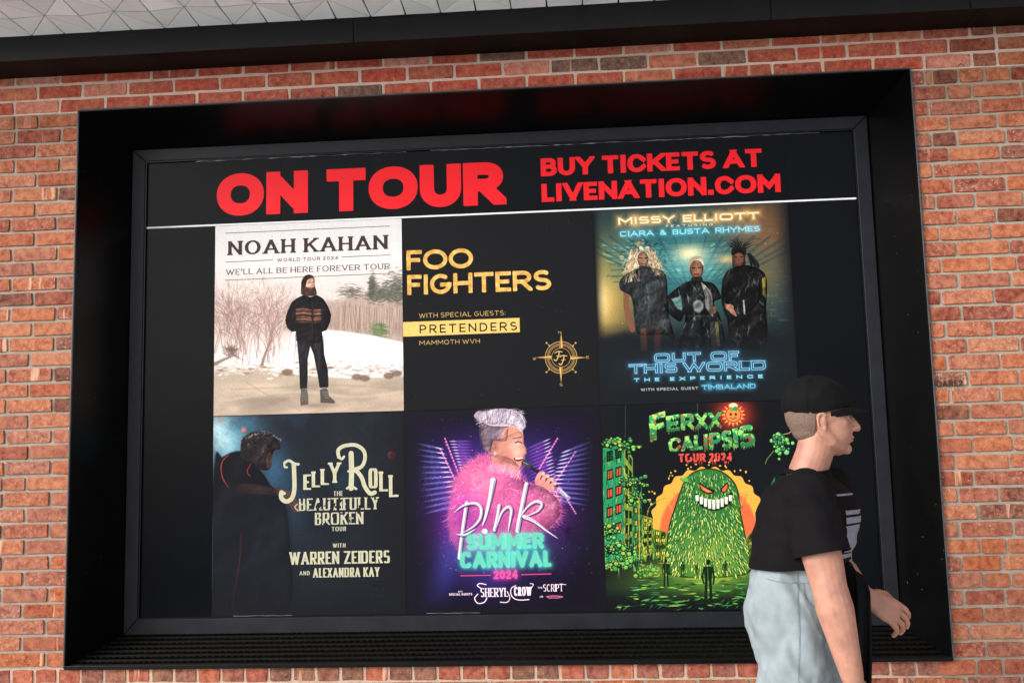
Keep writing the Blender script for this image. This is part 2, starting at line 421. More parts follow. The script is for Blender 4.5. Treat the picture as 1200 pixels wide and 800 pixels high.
pts = [(x_, PZ0+.008+R.uniform(-.001, .001), R.uniform(.0006, .002)) for x_ in np.arange(.62, .9, .03)]; strip('edge_glint', pts, m_glint)
pts = [(x_, PZ0+.008+R.uniform(-.001, .001), R.uniform(.0006, .0016)) for x_ in np.arange(1.5, 1.75, .03)]; strip('edge_glint', pts, m_glint)
mesh('white_rule', *box_data(PX0+.006, PX1-.006, PY-.003, PY-.0005, 1.9615, 1.9695), m_white, bb)

R = random.Random(77)
ch = MB()
for _ in range(26):     # paint chips and dust caught on the side and head of the box
    t = R.random(); z_ = R.uniform(.2, 2.2); s_ = R.uniform(.0012, .003)
    x_ = OX0+(IX0-OX0)*t+.0006; y_ = y0+(y1-y0)*t
    ch.add([(x_, y_-s_, z_), (x_+.0004, y_+s_*.6, z_-s_*.5), (x_, y_+s_*.4, z_+s_*1.3)], [(0,1,2)])
    x_ = OX1+(IX1-OX1)*t-.0006; z_ = R.uniform(.2, 2.2)
    ch.add([(x_, y_-s_, z_), (x_-.0004, y_+s_*.6, z_-s_*.5), (x_, y_+s_*.4, z_+s_*1.3)], [(0,2,1)])
o = ch.build('paint_chips', simple('chipped_paint', (.30,.28,.26), .7), bb); o['kind'] = 'stuff'
# ------------------------------------------------------------------ print: tools
def P(px, py, y=PY):
    """where a point of the picture lies on the print plane, in metres"""
    Dv = fwd + ((px-600)/FPX)*r2 - ((py-400)/FPX)*u2
    t = (y-CAM.y)/Dv.y
    return CAM.x+Dv.x*t, CAM.z+Dv.z*t

def arc(cx, cy, rx, ry, a0, a1, n=None):
    n = n or max(6, int(abs(a1-a0)/9))
    return ('A', cx, cy, rx, ry, a0, a1, n)
def pts_of(seq, sq=2.0):
    out = []
    for s_ in seq:
        if s_[0] == 'A':
            _, cx, cy, rx, ry, a0, a1, n = s_
            for i in range(n+1):
                a = math.radians(a0+(a1-a0)*i/n); c_, s2 = math.cos(a), math.sin(a)
                q = 2/sq
                out.append((cx+rx*math.copysign(abs(c_)**q, c_), cy+ry*math.copysign(abs(s2)**q, s2)))
        else: out.append(s_)
    return [q for i, q in enumerate(out) if i == 0 or abs(q[0]-out[i-1][0])+abs(q[1]-out[i-1][1]) > 1e-6]
def L_(*p): return list(p)
GL = {
 'A': (.95, [L_((0,0),(.5,1),(1,0)), L_((.2,.3),(.8,.3))]),
 'B': (.76, [L_((0,.53),(.55,.53),arc(.55,.765,.38,.235,-90,90),(0,1),(0,0),(.58,0),arc(.58,.265,.42,.265,-90,90),(.5,.53))]),
 'C': (.88, [L_(arc(.5,.5,.5,.5,48,312))]),
 'D': (.86, [L_((0,0),(0,1),(.42,1),arc(.42,.5,.58,.5,90,-90),(.42,0),(0,0))]),
 'E': (.66, [L_((1,1),(0,1),(0,0),(1,0)), L_((0,.5),(.86,.5))]),
 'F': (.62, [L_((1,1),(0,1),(0,0)), L_((0,.5),(.84,.5))]),
 'G': (.92, [L_(arc(.5,.5,.5,.5,48,340),(1,.45),(.58,.45))]),
 'H': (.82, [L_((0,0),(0,1)), L_((1,0),(1,1)), L_((0,.5),(1,.5))]),
 'I': (.0, [L_((.5,0),(.5,1))]),
 'J': (.58, [L_((1,1),(1,.3),arc(.5,.3,.5,.3,0,-170))]),
 'K': (.84, [L_((0,0),(0,1)), L_((1,1),(0,.36)), L_((.36,.6),(1,0))]),
 'L': (.62, [L_((0,1),(0,0),(1,0))]),
 'M': (1.05, [L_((0,0),(0,1),(.5,.3),(1,1),(1,0))]),
 'N': (.86, [L_((0,0),(0,1),(1,0),(1,1))]),
 'O': (.98, [L_(arc(.5,.5,.5,.5,90,450,40))]),
 'P': (.74, [L_((0,0),(0,1),(.55,1),arc(.55,.72,.45,.28,90,-90),(0,.44))]),
 'R': (.80, [L_((0,0),(0,1),(.55,1),arc(.55,.73,.43,.27,90,-90),(0,.46)), L_((.5,.44),(1,0))]),
 'S': (.74, [L_(arc(.5,.76,.48,.24,38,270),arc(.5,.26,.5,.26,90,-143))]),
 'T': (.82, [L_((0,1),(1,1)), L_((.5,1),(.5,0))]),
 'U': (.82, [L_((0,1),(0,.42),arc(.5,.42,.5,.42,180,360),(1,1))]),
 'V': (.92, [L_((0,1),(.5,0),(1,1))]),
 'W': (1.3, [L_((0,1),(.26,0),(.5,.9),(.74,0),(1,1))]),
 'X': (.86, [L_((0,0),(1,1)), L_((0,1),(1,0))]),
 'Y': (.86, [L_((0,1),(.5,.45),(1,1)), L_((.5,.45),(.5,0))]),
 'Z': (.78, [L_((0,1),(1,1),(0,0),(1,0))]),
 '&': (.8, [L_((1,0),(.15,.75),arc(.4,.8,.24,.2,190,-20),(.1,.35),arc(.4,.22,.36,.22,150,300),(1,.5))]),
 '.': (.0, [L_((.5,0),(.5,.01))]),
 "'": (.0, [L_((.5,1),(.5,.8))]),
 ':': (.0, [L_((.5,.05),(.5,.08)), L_((.5,.6),(.5,.63))]),
 '2': (.68, [L_(arc(.5,.73,.46,.27,165,-35),(0,0),(1,0))]),
 '0': (.74, [L_(arc(.5,.5,.5,.5,90,450,40))]),
 '4': (.78, [L_((.74,0),(.74,1),(0,.28),(1,.28))]),
}
def layout(text, x0, x1, z0, z1, w=.16, sp=.12, space=.38, gap_w=None):
    """centre-line strokes of a line of capitals fitted between x0..x1, z0..z1; w is the stroke as a share of the height"""
    Hh = z1-z0
    items = []; x = 0
    for ch in text:
        if ch == ' ': x += space; continue
        gw = GL[ch][0]; gw = gw if gw > 0 else w
        items.append((ch, x, gw)); x += gw+sp
    tot = x-sp; sx = (x1-x0)/(tot*Hh)
    out = []
    for ch, gx, gw in items:
        out.append((ch, x0+gx*Hh*sx, max(gw*Hh*sx, w*Hh) if GL[ch][0] <= 0 else gw*Hh*sx, z0, Hh))
    return out
def glyph_lines(ch, gx, gw, z0, Hh, w, sq=2.0, wz=None):
    ww = w*Hh; wz = ww if wz is None else wz; res = []
    for seq in GL[ch][1]:
        p = pts_of(seq, sq)
        if GL[ch][0] <= 0: res.append([(gx+gw/2, z0+ww/2+q[1]*(Hh-ww)) for q in p]); continue
        res.append([(gx+ww/2+q[0]*(gw-ww), z0+wz/2+q[1]*(Hh-wz)) for q in p])
    return res
def sd_poly(X, Z, line, w, wh=None, cap='sq', box=None, butt=False):
    """signed distance to a thick polyline (w: width of upright strokes, wh: of level ones)"""
    d_ = np.full(X.shape, 1e9); n = len(line)
    closed = n > 3 and abs(line[0][0]-line[-1][0])+abs(line[0][1]-line[-1][1]) < 1e-6
    for i in range(n-1):
        (ax, az), (bx, bz) = line[i], line[i+1]
        dx, dz = bx-ax, bz-az; Ln = math.hypot(dx, dz)
        if Ln < 1e-9: continue
        ux, uz = dx/Ln, dz/Ln
        t = (X-ax)*ux+(Z-az)*uz; p = np.abs((X-ax)*-uz+(Z-az)*ux)
        hw = (w if wh is None else w*uz*uz+wh*ux*ux)/2
        turn0 = turn1 = False
        if i > 0:
            q = line[i-1]; l2 = math.hypot(ax-q[0], az-q[1]) or 1; turn0 = ((ax-q[0])*ux+(az-q[1])*uz)/l2 < .8
        if i < n-2:
            q = line[i+2]; l2 = math.hypot(q[0]-bx, q[1]-bz) or 1; turn1 = ((q[0]-bx)*ux+(q[1]-bz)*uz)/l2 < .8
        tt = np.clip(t, 0, Ln); rd = np.hypot(t-tt, p)-hw
        if cap == 'sq':
            lo = -hw if (turn0 or (i == 0 and not closed)) else 0.; hi = Ln+(hw if (turn1 or (i == n-2 and not closed)) else 0.)
            dg_ = hw*abs(ux)/abs(uz) if .3 < abs(uz) < .985 else 0.
            edge_ = lambda q: box is None or min(abs(q-box[0]), abs(q-box[0]-box[1])) < w*.8
            if lo < 0: lo = lo-dg_ if edge_(az) else (lo if dg_ == 0 or turn0 else 0.)
            if hi > Ln: hi = hi+dg_ if edge_(bz) else (hi if dg_ == 0 or turn1 else Ln)
            if butt and i == 0 and not closed: lo = 0.
            if butt and i == n-2 and not closed: hi = Ln
            bxd = np.maximum(p-hw, np.maximum(lo-t, t-hi))
            if i == 0 and not closed or i == n-2 and not closed or turn0 or turn1: rd = np.minimum(bxd, np.where((t >= lo) & (t <= hi), rd, 1e9)) if False else bxd if (n == 2 or turn0 or turn1 or i in (0, n-2)) else rd
            s_ = rd
            # keep smooth joints rounded on the inner side of the run
            if i > 0 and not turn0: s_ = np.minimum(s_, np.hypot(X-ax, Z-az)-hw)
            if i < n-2 and not turn1: s_ = np.minimum(s_, np.hypot(X-bx, Z-bz)-hw)
            d_ = np.minimum(d_, s_)
        else: d_ = np.minimum(d_, rd)
    return d_
def glyph_sd(X, Z, g_, w, wh=None, sq=2.0, cap='sq', serif=0.):
    ch, gx, gw, z0, Hh = g_
    ww = w*Hh; wl = None if wh is None else wh*Hh
    d_ = np.full(X.shape, 1e9)
    for ln in glyph_lines(ch, gx, gw, z0, Hh, w, sq, wl):
        d_ = np.minimum(d_, sd_poly(X, Z, ln, ww, wl, cap, (z0, Hh), ch in 'SJ2'))
        if serif:
            for e_ in (ln[0], ln[-1]):
                for zz, s_ in ((z0, 1), (z0+Hh, -1)):
                    if abs(e_[1]-zz) < ww*.8 and ch not in 'CGSOJ&20':
                        th = .10*Hh
                        q = np.maximum(np.abs(X-e_[0])-ww*.5-serif*Hh, np.abs(Z-(zz+s_*th/2))-th/2)
                        d_ = np.minimum(d_, q)
    if ch in '.' and cap == 'sq': return np.maximum(np.abs(X-(gx+gw/2))-ww/2, np.abs(Z-z0-ww/2)-ww/2)
    sx_ = serif*Hh+(ww*.2 if serif else (ww*.16 if ch in 'RAKVWXY' else 0))
    return np.maximum(d_, np.maximum(np.maximum(z0-Z, Z-z0-Hh), np.maximum(gx-sx_-X, X-gx-gw-sx_))) if cap == 'sq' else d_

LAST = [None]
def lettering_mesh(name, glyphs, mat, w, wh=None, sq=2.0, cap='sq', serif=0., y=PY-.0022, res=30, warp=None, sdf=None):
    """contour the lettering's distance field into flat faces"""
    V = []; F = []
    for g_ in glyphs:
        ch, gx, gw, z0, Hh = g_
        h = Hh/res; pad = (serif+.06)*Hh+h
        nx = int((gw+2*pad)/h)+2; nz = int((Hh+2*h+(0 if cap == 'sq' else w*Hh*0))/h)+4
        xs = gx-pad+np.arange(nx)*h; zs = z0-1.6*h+np.arange(nz)*h
        X, Z = np.meshgrid(xs, zs)
        dd = sdf(X, Z, g_) if sdf else glyph_sd(X, Z, g_, w, wh, sq, cap, serif)
        ins = dd < 0
        def put(poly):
            n0 = len(V)
            for q in poly: V.append((q[0], y, q[1]))
            F.append(tuple(range(n0, n0+len(poly))))
        for j in range(nz-1):
            i = 0; run = None
            full = ins[j, :-1] & ins[j, 1:] & ins[j+1, :-1] & ins[j+1, 1:]
            anyi = ins[j, :-1] | ins[j, 1:] | ins[j+1, :-1] | ins[j+1, 1:]
            for i in np.nonzero(anyi)[0]:
                if full[i]:
                    if run is None: run = [i, i]
                    elif run[1] == i-1: run[1] = i
                    else:
                        put([(xs[run[0]], zs[j]), (xs[run[1]+1], zs[j]), (xs[run[1]+1], zs[j+1]), (xs[run[0]], zs[j+1])]); run = [i, i]
                else:
                    c4 = [(i, j), (i+1, j), (i+1, j+1), (i, j+1)]; poly = []
                    for k in range(4):
                        a, c_ = c4[k], c4[(k+1) % 4]
                        da, db = dd[a[1], a[0]], dd[c_[1], c_[0]]
                        if da < 0: poly.append((xs[a[0]], zs[a[1]]))
                        if (da < 0) != (db < 0):
                            t = da/(da-db); poly.append((xs[a[0]]+(xs[c_[0]]-xs[a[0]])*t, zs[a[1]]+(zs[c_[1]]-zs[a[1]])*t))
                    if len(poly) > 2: put(poly)
            if run is not None: put([(xs[run[0]], zs[j]), (xs[run[1]+1], zs[j]), (xs[run[1]+1], zs[j+1]), (xs[run[0]], zs[j+1])])
    if warp: V = [(*warp(v[0], v[2]),) for v in V]; V = [(a, y, c_) for a, c_ in V]
    return mesh(name, V, F, mat, LAST[0] or bb)

def vnoise(h, w_, cells, seed, octs=4, ax=1.0):
    out = np.zeros((h, w_)); amp = 1; tot = 0
    for o_ in range(octs):
        r_ = np.random.RandomState(seed+o_*31); cy = max(2, int(cells*2**o_)); cx = max(2, int(cells*ax*2**o_))
        g_ = r_.rand(cy+2, cx+2)
        yy = np.linspace(0, cy, h, endpoint=False); xx = np.linspace(0, cx, w_, endpoint=False)
        iy = yy.astype(int); ix = xx.astype(int); fy = yy-iy; fx = xx-ix; fy = fy*fy*(3-2*fy); fx = fx*fx*(3-2*fx)
        a = g_[iy][:, ix]; b_ = g_[iy][:, ix+1]; c_ = g_[iy+1][:, ix]; d2 = g_[iy+1][:, ix+1]
        out += amp*((a*(1-fx)+b_*fx)*(1-fy)[:, None]+(c_*(1-fx)+d2*fx)*fy[:, None]); tot += amp; amp *= .5
    return out/tot
def smooth_line(p, n=8, closed=False):
    p = [np.array(q, float) for q in p]; out = []; m = len(p)
    rng_ = range(m if closed else m-1)
    for i in rng_:
        a, b_, c_, d2 = (p[(i-1) % m] if closed or i > 0 else p[0]), p[i % m], p[(i+1) % m], (p[(i+2) % m] if closed or i+2 < m else p[-1])
        for k in range(n):
            t = k/n; out.append(.5*((2*b_)+(-a+c_)*t+(2*a-5*b_+4*c_-d2)*t*t+(-a+3*b_-3*c_+d2)*t**3))
    if not closed: out.append(p[-1])
    return [tuple(q) for q in out]
class Art:
    """a printed panel: colours held in a grid over x0..x1, z0..z1 metres"""
    def __init__(s, x0, x1, z0, z1, N_=900, col=(20, 21, 24), org=(0, 0), k=1.):
        s.x0, s.x1, s.z0, s.z1 = x0, x1, z0, z1; s.W = N_; s.H = int(N_*(z1-z0)/(x1-x0)); s.m = s.W/(x1-x0)
        s.c = np.zeros((s.H, s.W, 3))+np.array(col)/255.; s.org = org; s.k = k
    def q(s, a, b_):                      # notes on the picture -> grid
        x, z = P(s.org[0]+a/s.k, s.org[1]+b_/s.k); return (x-s.x0)*s.m, (z-s.z0)*s.m
    def qs(s, pts): return [s.q(*p) for p in pts]
    def px(s): return s.m*.00365/s.k       # size of one note unit on the grid
    def win(s, xa, xb, za, zb):
        xa, xb, za, zb = int(max(0, xa)), int(min(s.W, xb+1)), int(max(0, za)), int(min(s.H, zb+1))
        if xb <= xa or zb <= za: return None
        X, Z = np.meshgrid(np.arange(xa, xb)+.5, np.arange(za, zb)+.5); return (slice(za, zb), slice(xa, xb)), X, Z
    def put(s, sl_, a, col, mode='mix'):
        a = a[..., None]; col = np.array(col)/255. if not isinstance(col, np.ndarray) else col
        if mode == 'mix': s.c[sl_] = s.c[sl_]*(1-a)+col*a
        elif mode == 'add': s.c[sl_] = 1-(1-s.c[sl_])*(1-np.clip(col*a, 0, 1))
        elif mode == 'mul': s.c[sl_] = s.c[sl_]*(1-a+col*a)
    def poly(s, pts, col, soft=1.2, alpha=1., smooth=False, mode='mix', raw=False, rough=0, seed=0):
        p = pts if raw else s.qs(pts)
        if smooth: p = smooth_line(p, 6, True)
        if rough:
            r_ = np.random.RandomState(seed); p = [(a+r_.randn()*rough, b_+r_.randn()*rough) for a, b_ in p]
        p = np.array(p); pad = soft*2+2
        w_ = s.win(p[:, 0].min()-pad, p[:, 0].max()+pad, p[:, 1].min()-pad, p[:, 1].max()+pad)
        if not w_: return
        sl_, X, Z = w_; ins = np.zeros(X.shape, bool); dd = np.full(X.shape, 1e9)
        for i in range(len(p)):
            (ax, az), (bx, bz) = p[i], p[(i+1) % len(p)]
            if az != bz: ins ^= ((az > Z) != (bz > Z)) & (X < (bx-ax)*(Z-az)/(bz-az)+ax)
            dx, dz = bx-ax, bz-az; l2 = dx*dx+dz*dz or 1
            t = np.clip(((X-ax)*dx+(Z-az)*dz)/l2, 0, 1); dd = np.minimum(dd, (X-ax-t*dx)**2+(Z-az-t*dz)**2)
        dd = np.sqrt(dd); sd = np.where(ins, -dd, dd)
        s.put(sl_, np.clip(.5-sd/soft/2, 0, 1)*alpha, col, mode)
    def line(s, pts, width, col, soft=1.0, alpha=1., smooth=False, mode='mix', taper=False, raw=False):
        p = pts if raw else s.qs(pts)
        if smooth: p = smooth_line(p, 6)
        wd = width*s.px(); n = len(p)
        p = np.array(p); pad = wd+soft*2+2
        w_ = s.win(p[:, 0].min()-pad, p[:, 0].max()+pad, p[:, 1].min()-pad, p[:, 1].max()+pad)
        if not w_: return
        sl_, X, Z = w_; dd = np.full(X.shape, 1e9)
        for i in range(n-1):
            (ax, az), (bx, bz) = p[i], p[i+1]; dx, dz = bx-ax, bz-az; l2 = dx*dx+dz*dz or 1
            t = np.clip(((X-ax)*dx+(Z-az)*dz)/l2, 0, 1)
            hw = wd/2
            if taper: u_ = (i+t)/(n-1); hw = wd/2*(1-u_*.9) if taper == 1 else wd/2*np.sin(np.clip(u_, .03, .97)*math.pi)
            dd = np.minimum(dd, np.hypot(X-ax-t*dx, Z-az-t*dz)-hw)
        s.put(sl_, np.clip(.5-dd/soft/2, 0, 1)*alpha, col, mode)
    def blob(s, a, b_, ra, rb, col, alpha=1., mode='mix', power=2., ang=0):
        x, z = s.q(a, b_); ra *= s.px(); rb *= s.px(); e_ = max(ra, rb)*2.2
        w_ = s.win(x-e_, x+e_, z-e_, z+e_)
        if not w_: return
        sl_, X, Z = w_; ca, sa = math.cos(ang), math.sin(ang); u_ = ((X-x)*ca+(Z-z)*sa)/ra; v_ = (-(X-x)*sa+(Z-z)*ca)/rb
        s.put(sl_, np.exp(-np.power(np.hypot(u_, v_), power))*alpha, col, mode)
    def disc(s, a, b_, ra, rb, col, alpha=1., soft=1.2, mode='mix', ang=0.):
        ca, sa = math.cos(ang), math.sin(ang)
        s.poly([(a+ra*math.cos(t)*ca-rb*math.sin(t)*sa, b_+ra*math.cos(t)*sa+rb*math.sin(t)*ca) for t in np.linspace(0, 2*math.pi, 22, endpoint=False)], col, soft, alpha, mode=mode)
    def text(s, t, a0, b0, a1, b1, hgt, col, w=.16, wh=None, sq=2.0, cap='sq', sp=.14, space=.38, serif=0., glow=None, alpha=1., outline=0, wear=0):
        """capitals from (a0,b0) to (a1,b1) along the baseline, hgt tall, in note units"""
        (x0, z0), (x1, z1) = s.q(a0, b0), s.q(a1, b1); zz = (z0+z1)/2; Hh = hgt*s.px()
        for g_ in layout(t, x0, x1, zz, zz+Hh, w, sp, space):
            pad = Hh*(1.1 if glow else .2)
            w_ = s.win(g_[1]-pad, g_[1]+g_[2]+pad, zz-pad, zz+Hh+pad)
            if not w_: continue
            sl_, X, Z = w_
            dd = glyph_sd(X, Z, g_, w, wh, sq, cap, serif)
            if outline: dd = np.abs(dd)-outline
            if glow: s.put(sl_, np.exp(-np.maximum(dd, 0)/(Hh*glow[1]))*glow[2], glow[0], 'add')
            a = np.clip(.5-dd/1.2, 0, 1)*alpha
            if wear: a = a*(vnoise(s.H, s.W, 60, 5, 2)[sl_] > wear)
            s.put(sl_, a, col)
    def relief(s, pts, amp=.5, cells=40, ax=1., seed=0, edge=10., edk=.35, light=0.):
        """the photographed folds of cloth or hair inside an outline: noise embossed from the upper left, rounder towards the edge"""
        p = np.array(smooth_line(s.qs(pts), 4, True)); w_ = s.win(p[:, 0].min(), p[:, 0].max(), p[:, 1].min(), p[:, 1].max())
        if not w_: return
        sl_, X, Z = w_; ins = np.zeros(X.shape, bool); dd = np.full(X.shape, 1e9)
        for i in range(len(p)):
            (ax_, az), (bx, bz) = p[i], p[(i+1) % len(p)]
            if az != bz: ins ^= ((az > Z) != (bz > Z)) & (X < (bx-ax_)*(Z-az)/(bz-az)+ax_)
            dx, dz = bx-ax_, bz-az; l2 = dx*dx+dz*dz or 1; t = np.clip(((X-ax_)*dx+(Z-az)*dz)/l2, 0, 1); dd = np.minimum(dd, (X-ax_-t*dx)**2+(Z-az-t*dz)**2)
        dd = np.sqrt(dd)/s.px()
        amp = amp*.34; n_ = vnoise(s.H, s.W, max(4, int(cells*.42)), seed, 3, ax); g_ = (np.roll(n_, 2, 1)-np.roll(n_, -2, 1))+(np.roll(n_, -2, 0)-np.roll(n_, 2, 0)); g_ = g_[sl_]/(g_.std()+1e-6)
        u_ = (X-X.min())/(np.ptp(X)+1)
        k = 1+amp*np.clip(g_*.5, -1, 1.4)-edk*np.exp(-dd/edge)*(.5+u_)+light*(.5-u_)
        m_ = ins & (dd > .4); c = s.c[sl_]; add = np.clip(amp*g_*.05, 0, .12)
        s.c[sl_] = np.where(m_[..., None], np.clip(c*np.clip(k, .15, 2.2)[..., None]+add[..., None], 0, 1), c)
    def border(s, l, r, b_, t, col=(28, 29, 33)):
        """printed background that runs out into the black of the sheet"""
        x = np.arange(s.W)[None, :]/s.W; z = np.arange(s.H)[:, None]/s.H; k = np.zeros((s.H, s.W))
        for d_, w_ in ((x, l), (1-x, r), (z, b_), (1-z, t)):
            if w_: k = np.maximum(k, np.clip(1-d_/w_, 0, 1)**1.6)
        s.c = s.c*(1-k[..., None])+np.array(col)/255.*k[..., None]
    def noise(s, amp, cells=200, seed=0):
        s.c *= (1+amp*(vnoise(s.H, s.W, cells, seed, 2)-.5))[..., None]
    def build(s, name, y=PY-.0014, rough=.34, label=None):
        im = bpy.data.images.new(name+'_print', s.W, s.H, alpha=False)
        a = np.ones((s.H, s.W, 4), np.float32); c = np.clip(s.c, 0, 1); a[..., :3] = np.clip(c-.035*(1-c)**5, 0, 1)
        im.pixels.foreach_set(a.ravel()); im.update(); im.pack()
        m, nt, b = node_mat(name+'_print')
        ti = nt.nodes.new('ShaderNodeTexImage'); ti.image = im; ti.extension = 'EXTEND'
        hv = N(nt, 'ShaderNodeHueSaturation', Value=.90, Saturation=.95); nt.links.new(ti.outputs[0], hv.inputs['Color'])
        nt.links.new(hv.outputs[0], b.inputs['Base Color']); b.inputs['Roughness'].default_value = rough; b.inputs['Specular IOR Level'].default_value = .09
        geo = N(nt, 'ShaderNodeNewGeometry'); n2 = N(nt, 'ShaderNodeTexNoise', Scale=3.0, Detail=2.0); nt.links.new(geo.outputs['Position'], n2.inputs['Vector'])
        bp = N(nt, 'ShaderNodeBump', Strength=.05, Distance=.02); nt.links.new(n2.outputs['Fac'], bp.inputs['Height']); nt.links.new(bp.outputs[0], b.inputs['Normal'])
        me = bpy.data.meshes.new(name)
        v, f = box_data(s.x0, s.x1, y, y+.001, s.z0, s.z1); me.from_pydata(v, [], f); me.update()
        uv = me.uv_layers.new()
        for lp in me.loops:
            co = me.vertices[lp.vertex_index].co; uv.data[lp.index].uv = ((co.x-s.x0)/(s.x1-s.x0), (co.z-s.z0)/(s.z1-s.z0))
        o = link(name, me, m, bb)
        if label: o['label'] = label
        LAST[0] = o
        return o
GX = (.518, 1.408, 2.300, 3.182); GZ = (1.9605, 1.063, .150)
def fit(t, a, b_, base, top, w, sp=.12, space=.38, org=(0, 0), k=1.):
    (x0, z0), (x1, z1) = P(org[0]+a[0]/k, org[1]+a[1]/k), P(org[0]+b_[0]/k, org[1]+b_[1]/k)
    zb = (z0+z1)/2; return layout(t, x0, x1, zb, zb+top/k*.00372, w, sp, space)

# ---- headline
def headline(t, px, w, wh, sp, space, res=56):
    (a, c_), (xb, _) = P(*px[0]), P(*px[1]); zt = P(*px[2])[1]
    return lettering_mesh('headline_lettering', layout(t, a, xb, c_, zt, w, sp, space), m_red, w, wh, 2.15, 'sq', res=res)
headline('ON', ((254, 254), (361, 249.5), (311, 202)), .33, .29, .05, .3)
headline('TOUR', ((382, 248.5), (591, 239), (545, 191.5)), .33, .29, .04, .3)
headline('BUY TICKETS AT', ((634, 207), (894, 195), (634, 186)), .29, .235, .05, .30, 40)
headline('LIVENATION.COM', ((635, 237), (915, 223.4), (635, 215.8)), .29, .235, .05, .30, 40)

# ---- winter road poster
A = Art(GX[0], GX[1], GZ[1]+.002, GZ[0]-.0005, 900, (232, 226, 226), (240, 240), 3.2)
def grad(A, rows_):
    """rows_: (note y at left, colour) from top to bottom, blended"""
    zz = np.arange(A.H)+.5
    ks = [(A.q(60, r_[0])[1], np.array(r_[1])/255.) for r_ in rows_][::-1]
    for c3 in range(3): A.c[:, :, c3] = np.interp(zz, [k_[0] for k_ in ks], [k_[1][c3] for k_ in ks])[:, None]
grad(A, [(80, (226,224,228)), (230, (234,226,226)), (330, (226,212,208)), (480, (214,196,188)), (560, (232,226,222)), (600, (226,218,212)), (640, (186,168,150)), (790, (174,154,136))])
R = random.Random(31)
# hazy woods
for i in range(260):
    a = R.uniform(430, 760); b_ = 470+R.uniform(-25, 30)+(a-430)*.05; h = R.uniform(60, 130)*(1 if a > 470 else .7)
    A.line([(a, b_), (a+R.uniform(-8, 8), b_-h*.6), (a+R.uniform(-14, 14), b_-h)], R.uniform(1.2, 3), R.choice([(150,124,112),(134,108,98),(170,144,132),(116,94,86)]), 1.2, .55, taper=1)
A.poly([(300,470),(340,400),(440,360),(500,360),(600,330),(740,340),(760,520),(600,500),(460,470)], (158,132,120), 12, .6, True)
def needles(cx_, cy_, sx_, sy_, n, cols):
    for _ in range(n):
        a, b_ = R.gauss(cx_, sx_), R.gauss(cy_, sy_); t = R.uniform(-.7, .7); ln = R.uniform(4, 11)
        A.line([(a-ln, b_+ln*t*.5), (a+ln, b_-ln*t*.5)], R.uniform(1.5, 4.5), R.choice(cols), 2, R.uniform(.3, .75), taper=2)
for q in ((650,330,20,16),(690,320,22,22),(720,300,16,26),(735,330,14,26),(628,300,5,18),(705,345,40,10)): needles(*q, 240, [(86,92,80),(108,110,98),(70,76,66),(130,128,116),(96,90,82)])
for i in range(110):
    needles(547, 325, 24, 12, 2, [(104,100,88),(124,116,104),(86,86,76)])
for i in range(60): needles(627, 332, 7, 20, 1, [(84,90,80),(70,78,68)])
for i in range(120):
    a = R.uniform(500, 740); A.line([(a, 440+R.uniform(-10, 50)), (a+R.uniform(-10, 10), 370+R.uniform(-10, 20))], 1.6, R.choice([(200,172,158),(150,118,106),(124,96,86),(214,190,176)]), 1, .7)
for i in range(90): needles(652, 470, 14, 13, 4, [(112,136,92),(92,114,78),(136,152,110),(76,96,66)])
# snow field
A.poly([(290,560),(330,470),(420,466),(520,474),(640,492),(760,520),(760,640),(560,650),(400,640),(150,610),(120,560),(200,556)], (238,238,240), 5, 1, False)
A.poly([(160,600),(300,585),(480,600),(760,590),(760,640),(400,640)], (222,222,228), 10, .5)
# bare trees on the left
for k in range(52):
    a = R.gauss(95, 55) if k % 2 else R.gauss(235, 36); b_ = R.uniform(540, 600); x, y_ = a, b_
    def br(x, y_, ang, ln, wd, dep):
        nx_, ny_ = x+math.sin(ang)*ln, y_-math.cos(ang)*ln
        A.line([(x, y_), ((x+nx_)/2+R.uniform(-3, 3), (y_+ny_)/2), (nx_, ny_)], wd, R.choice([(156,118,114),(132,98,94),(176,138,132),(120,90,86),(196,162,156)]), 1.3, .5)
        if dep:
            for _ in range(R.choice((2, 3))): br(nx_, ny_, ang+R.uniform(-.6, .6), ln*R.uniform(.6, .85), wd*.62, dep-1)
    br(x, y_, R.uniform(-.3, .3), R.uniform(50, 95), 4.2, 4)
A.line([(214,605),(228,556),(250,500),(252,440)], 15, (150,118,108), 1.5, 1, True, taper=1); A.line([(216,605),(232,552),(286,520)], 7, (168,136,126), 1.5, .9, taper=1)
A.line([(40,596),(80,576),(120,560)], 16, (118,92,84), 4, .8, True, taper=1); A.line([(100,560),(130,574),(150,586)], 8, (112,88,80), 3, .7, True, taper=1)
for i in range(90): A.line([(R.gauss(102, 10), R.gauss(548, 10)), (R.gauss(104, 18), R.gauss(544, 16))], 2.5, R.choice([(92,70,64),(120,94,86),(150,124,114)]), 1.5, .6)
for i in range(420):
    a, b_ = R.uniform(40, 760), 600+R.gauss(0, 7)+R.uniform(0, 38); r_ = R.uniform(3, 15)
    A.poly([(a+r_*math.cos(t)*R.uniform(.6, 1.2), b_+r_*.36*math.sin(t)*R.uniform(.5, 1.3)) for t in np.linspace(0, 5.6, 7)], R.choice([(150,124,106),(178,152,132),(128,104,90),(222,214,208),(240,236,232),(198,176,156),(206,190,176)]), 2, R.uniform(.35, .7))
for a, b_ in ((310,628),(570,645),(600,650),(690,640),(720,632)): A.disc(a, b_, 20, 12, (112,88,74), .85, 5)
n_ = vnoise(A.H, A.W, 14, 4, 5, .35); yroad = A.q(100, 650)[1]
mk = np.clip((yroad-np.arange(A.H))/40, 0, 1)[:, None]
A.c *= (1+mk*(n_-.5)*.5)[..., None]
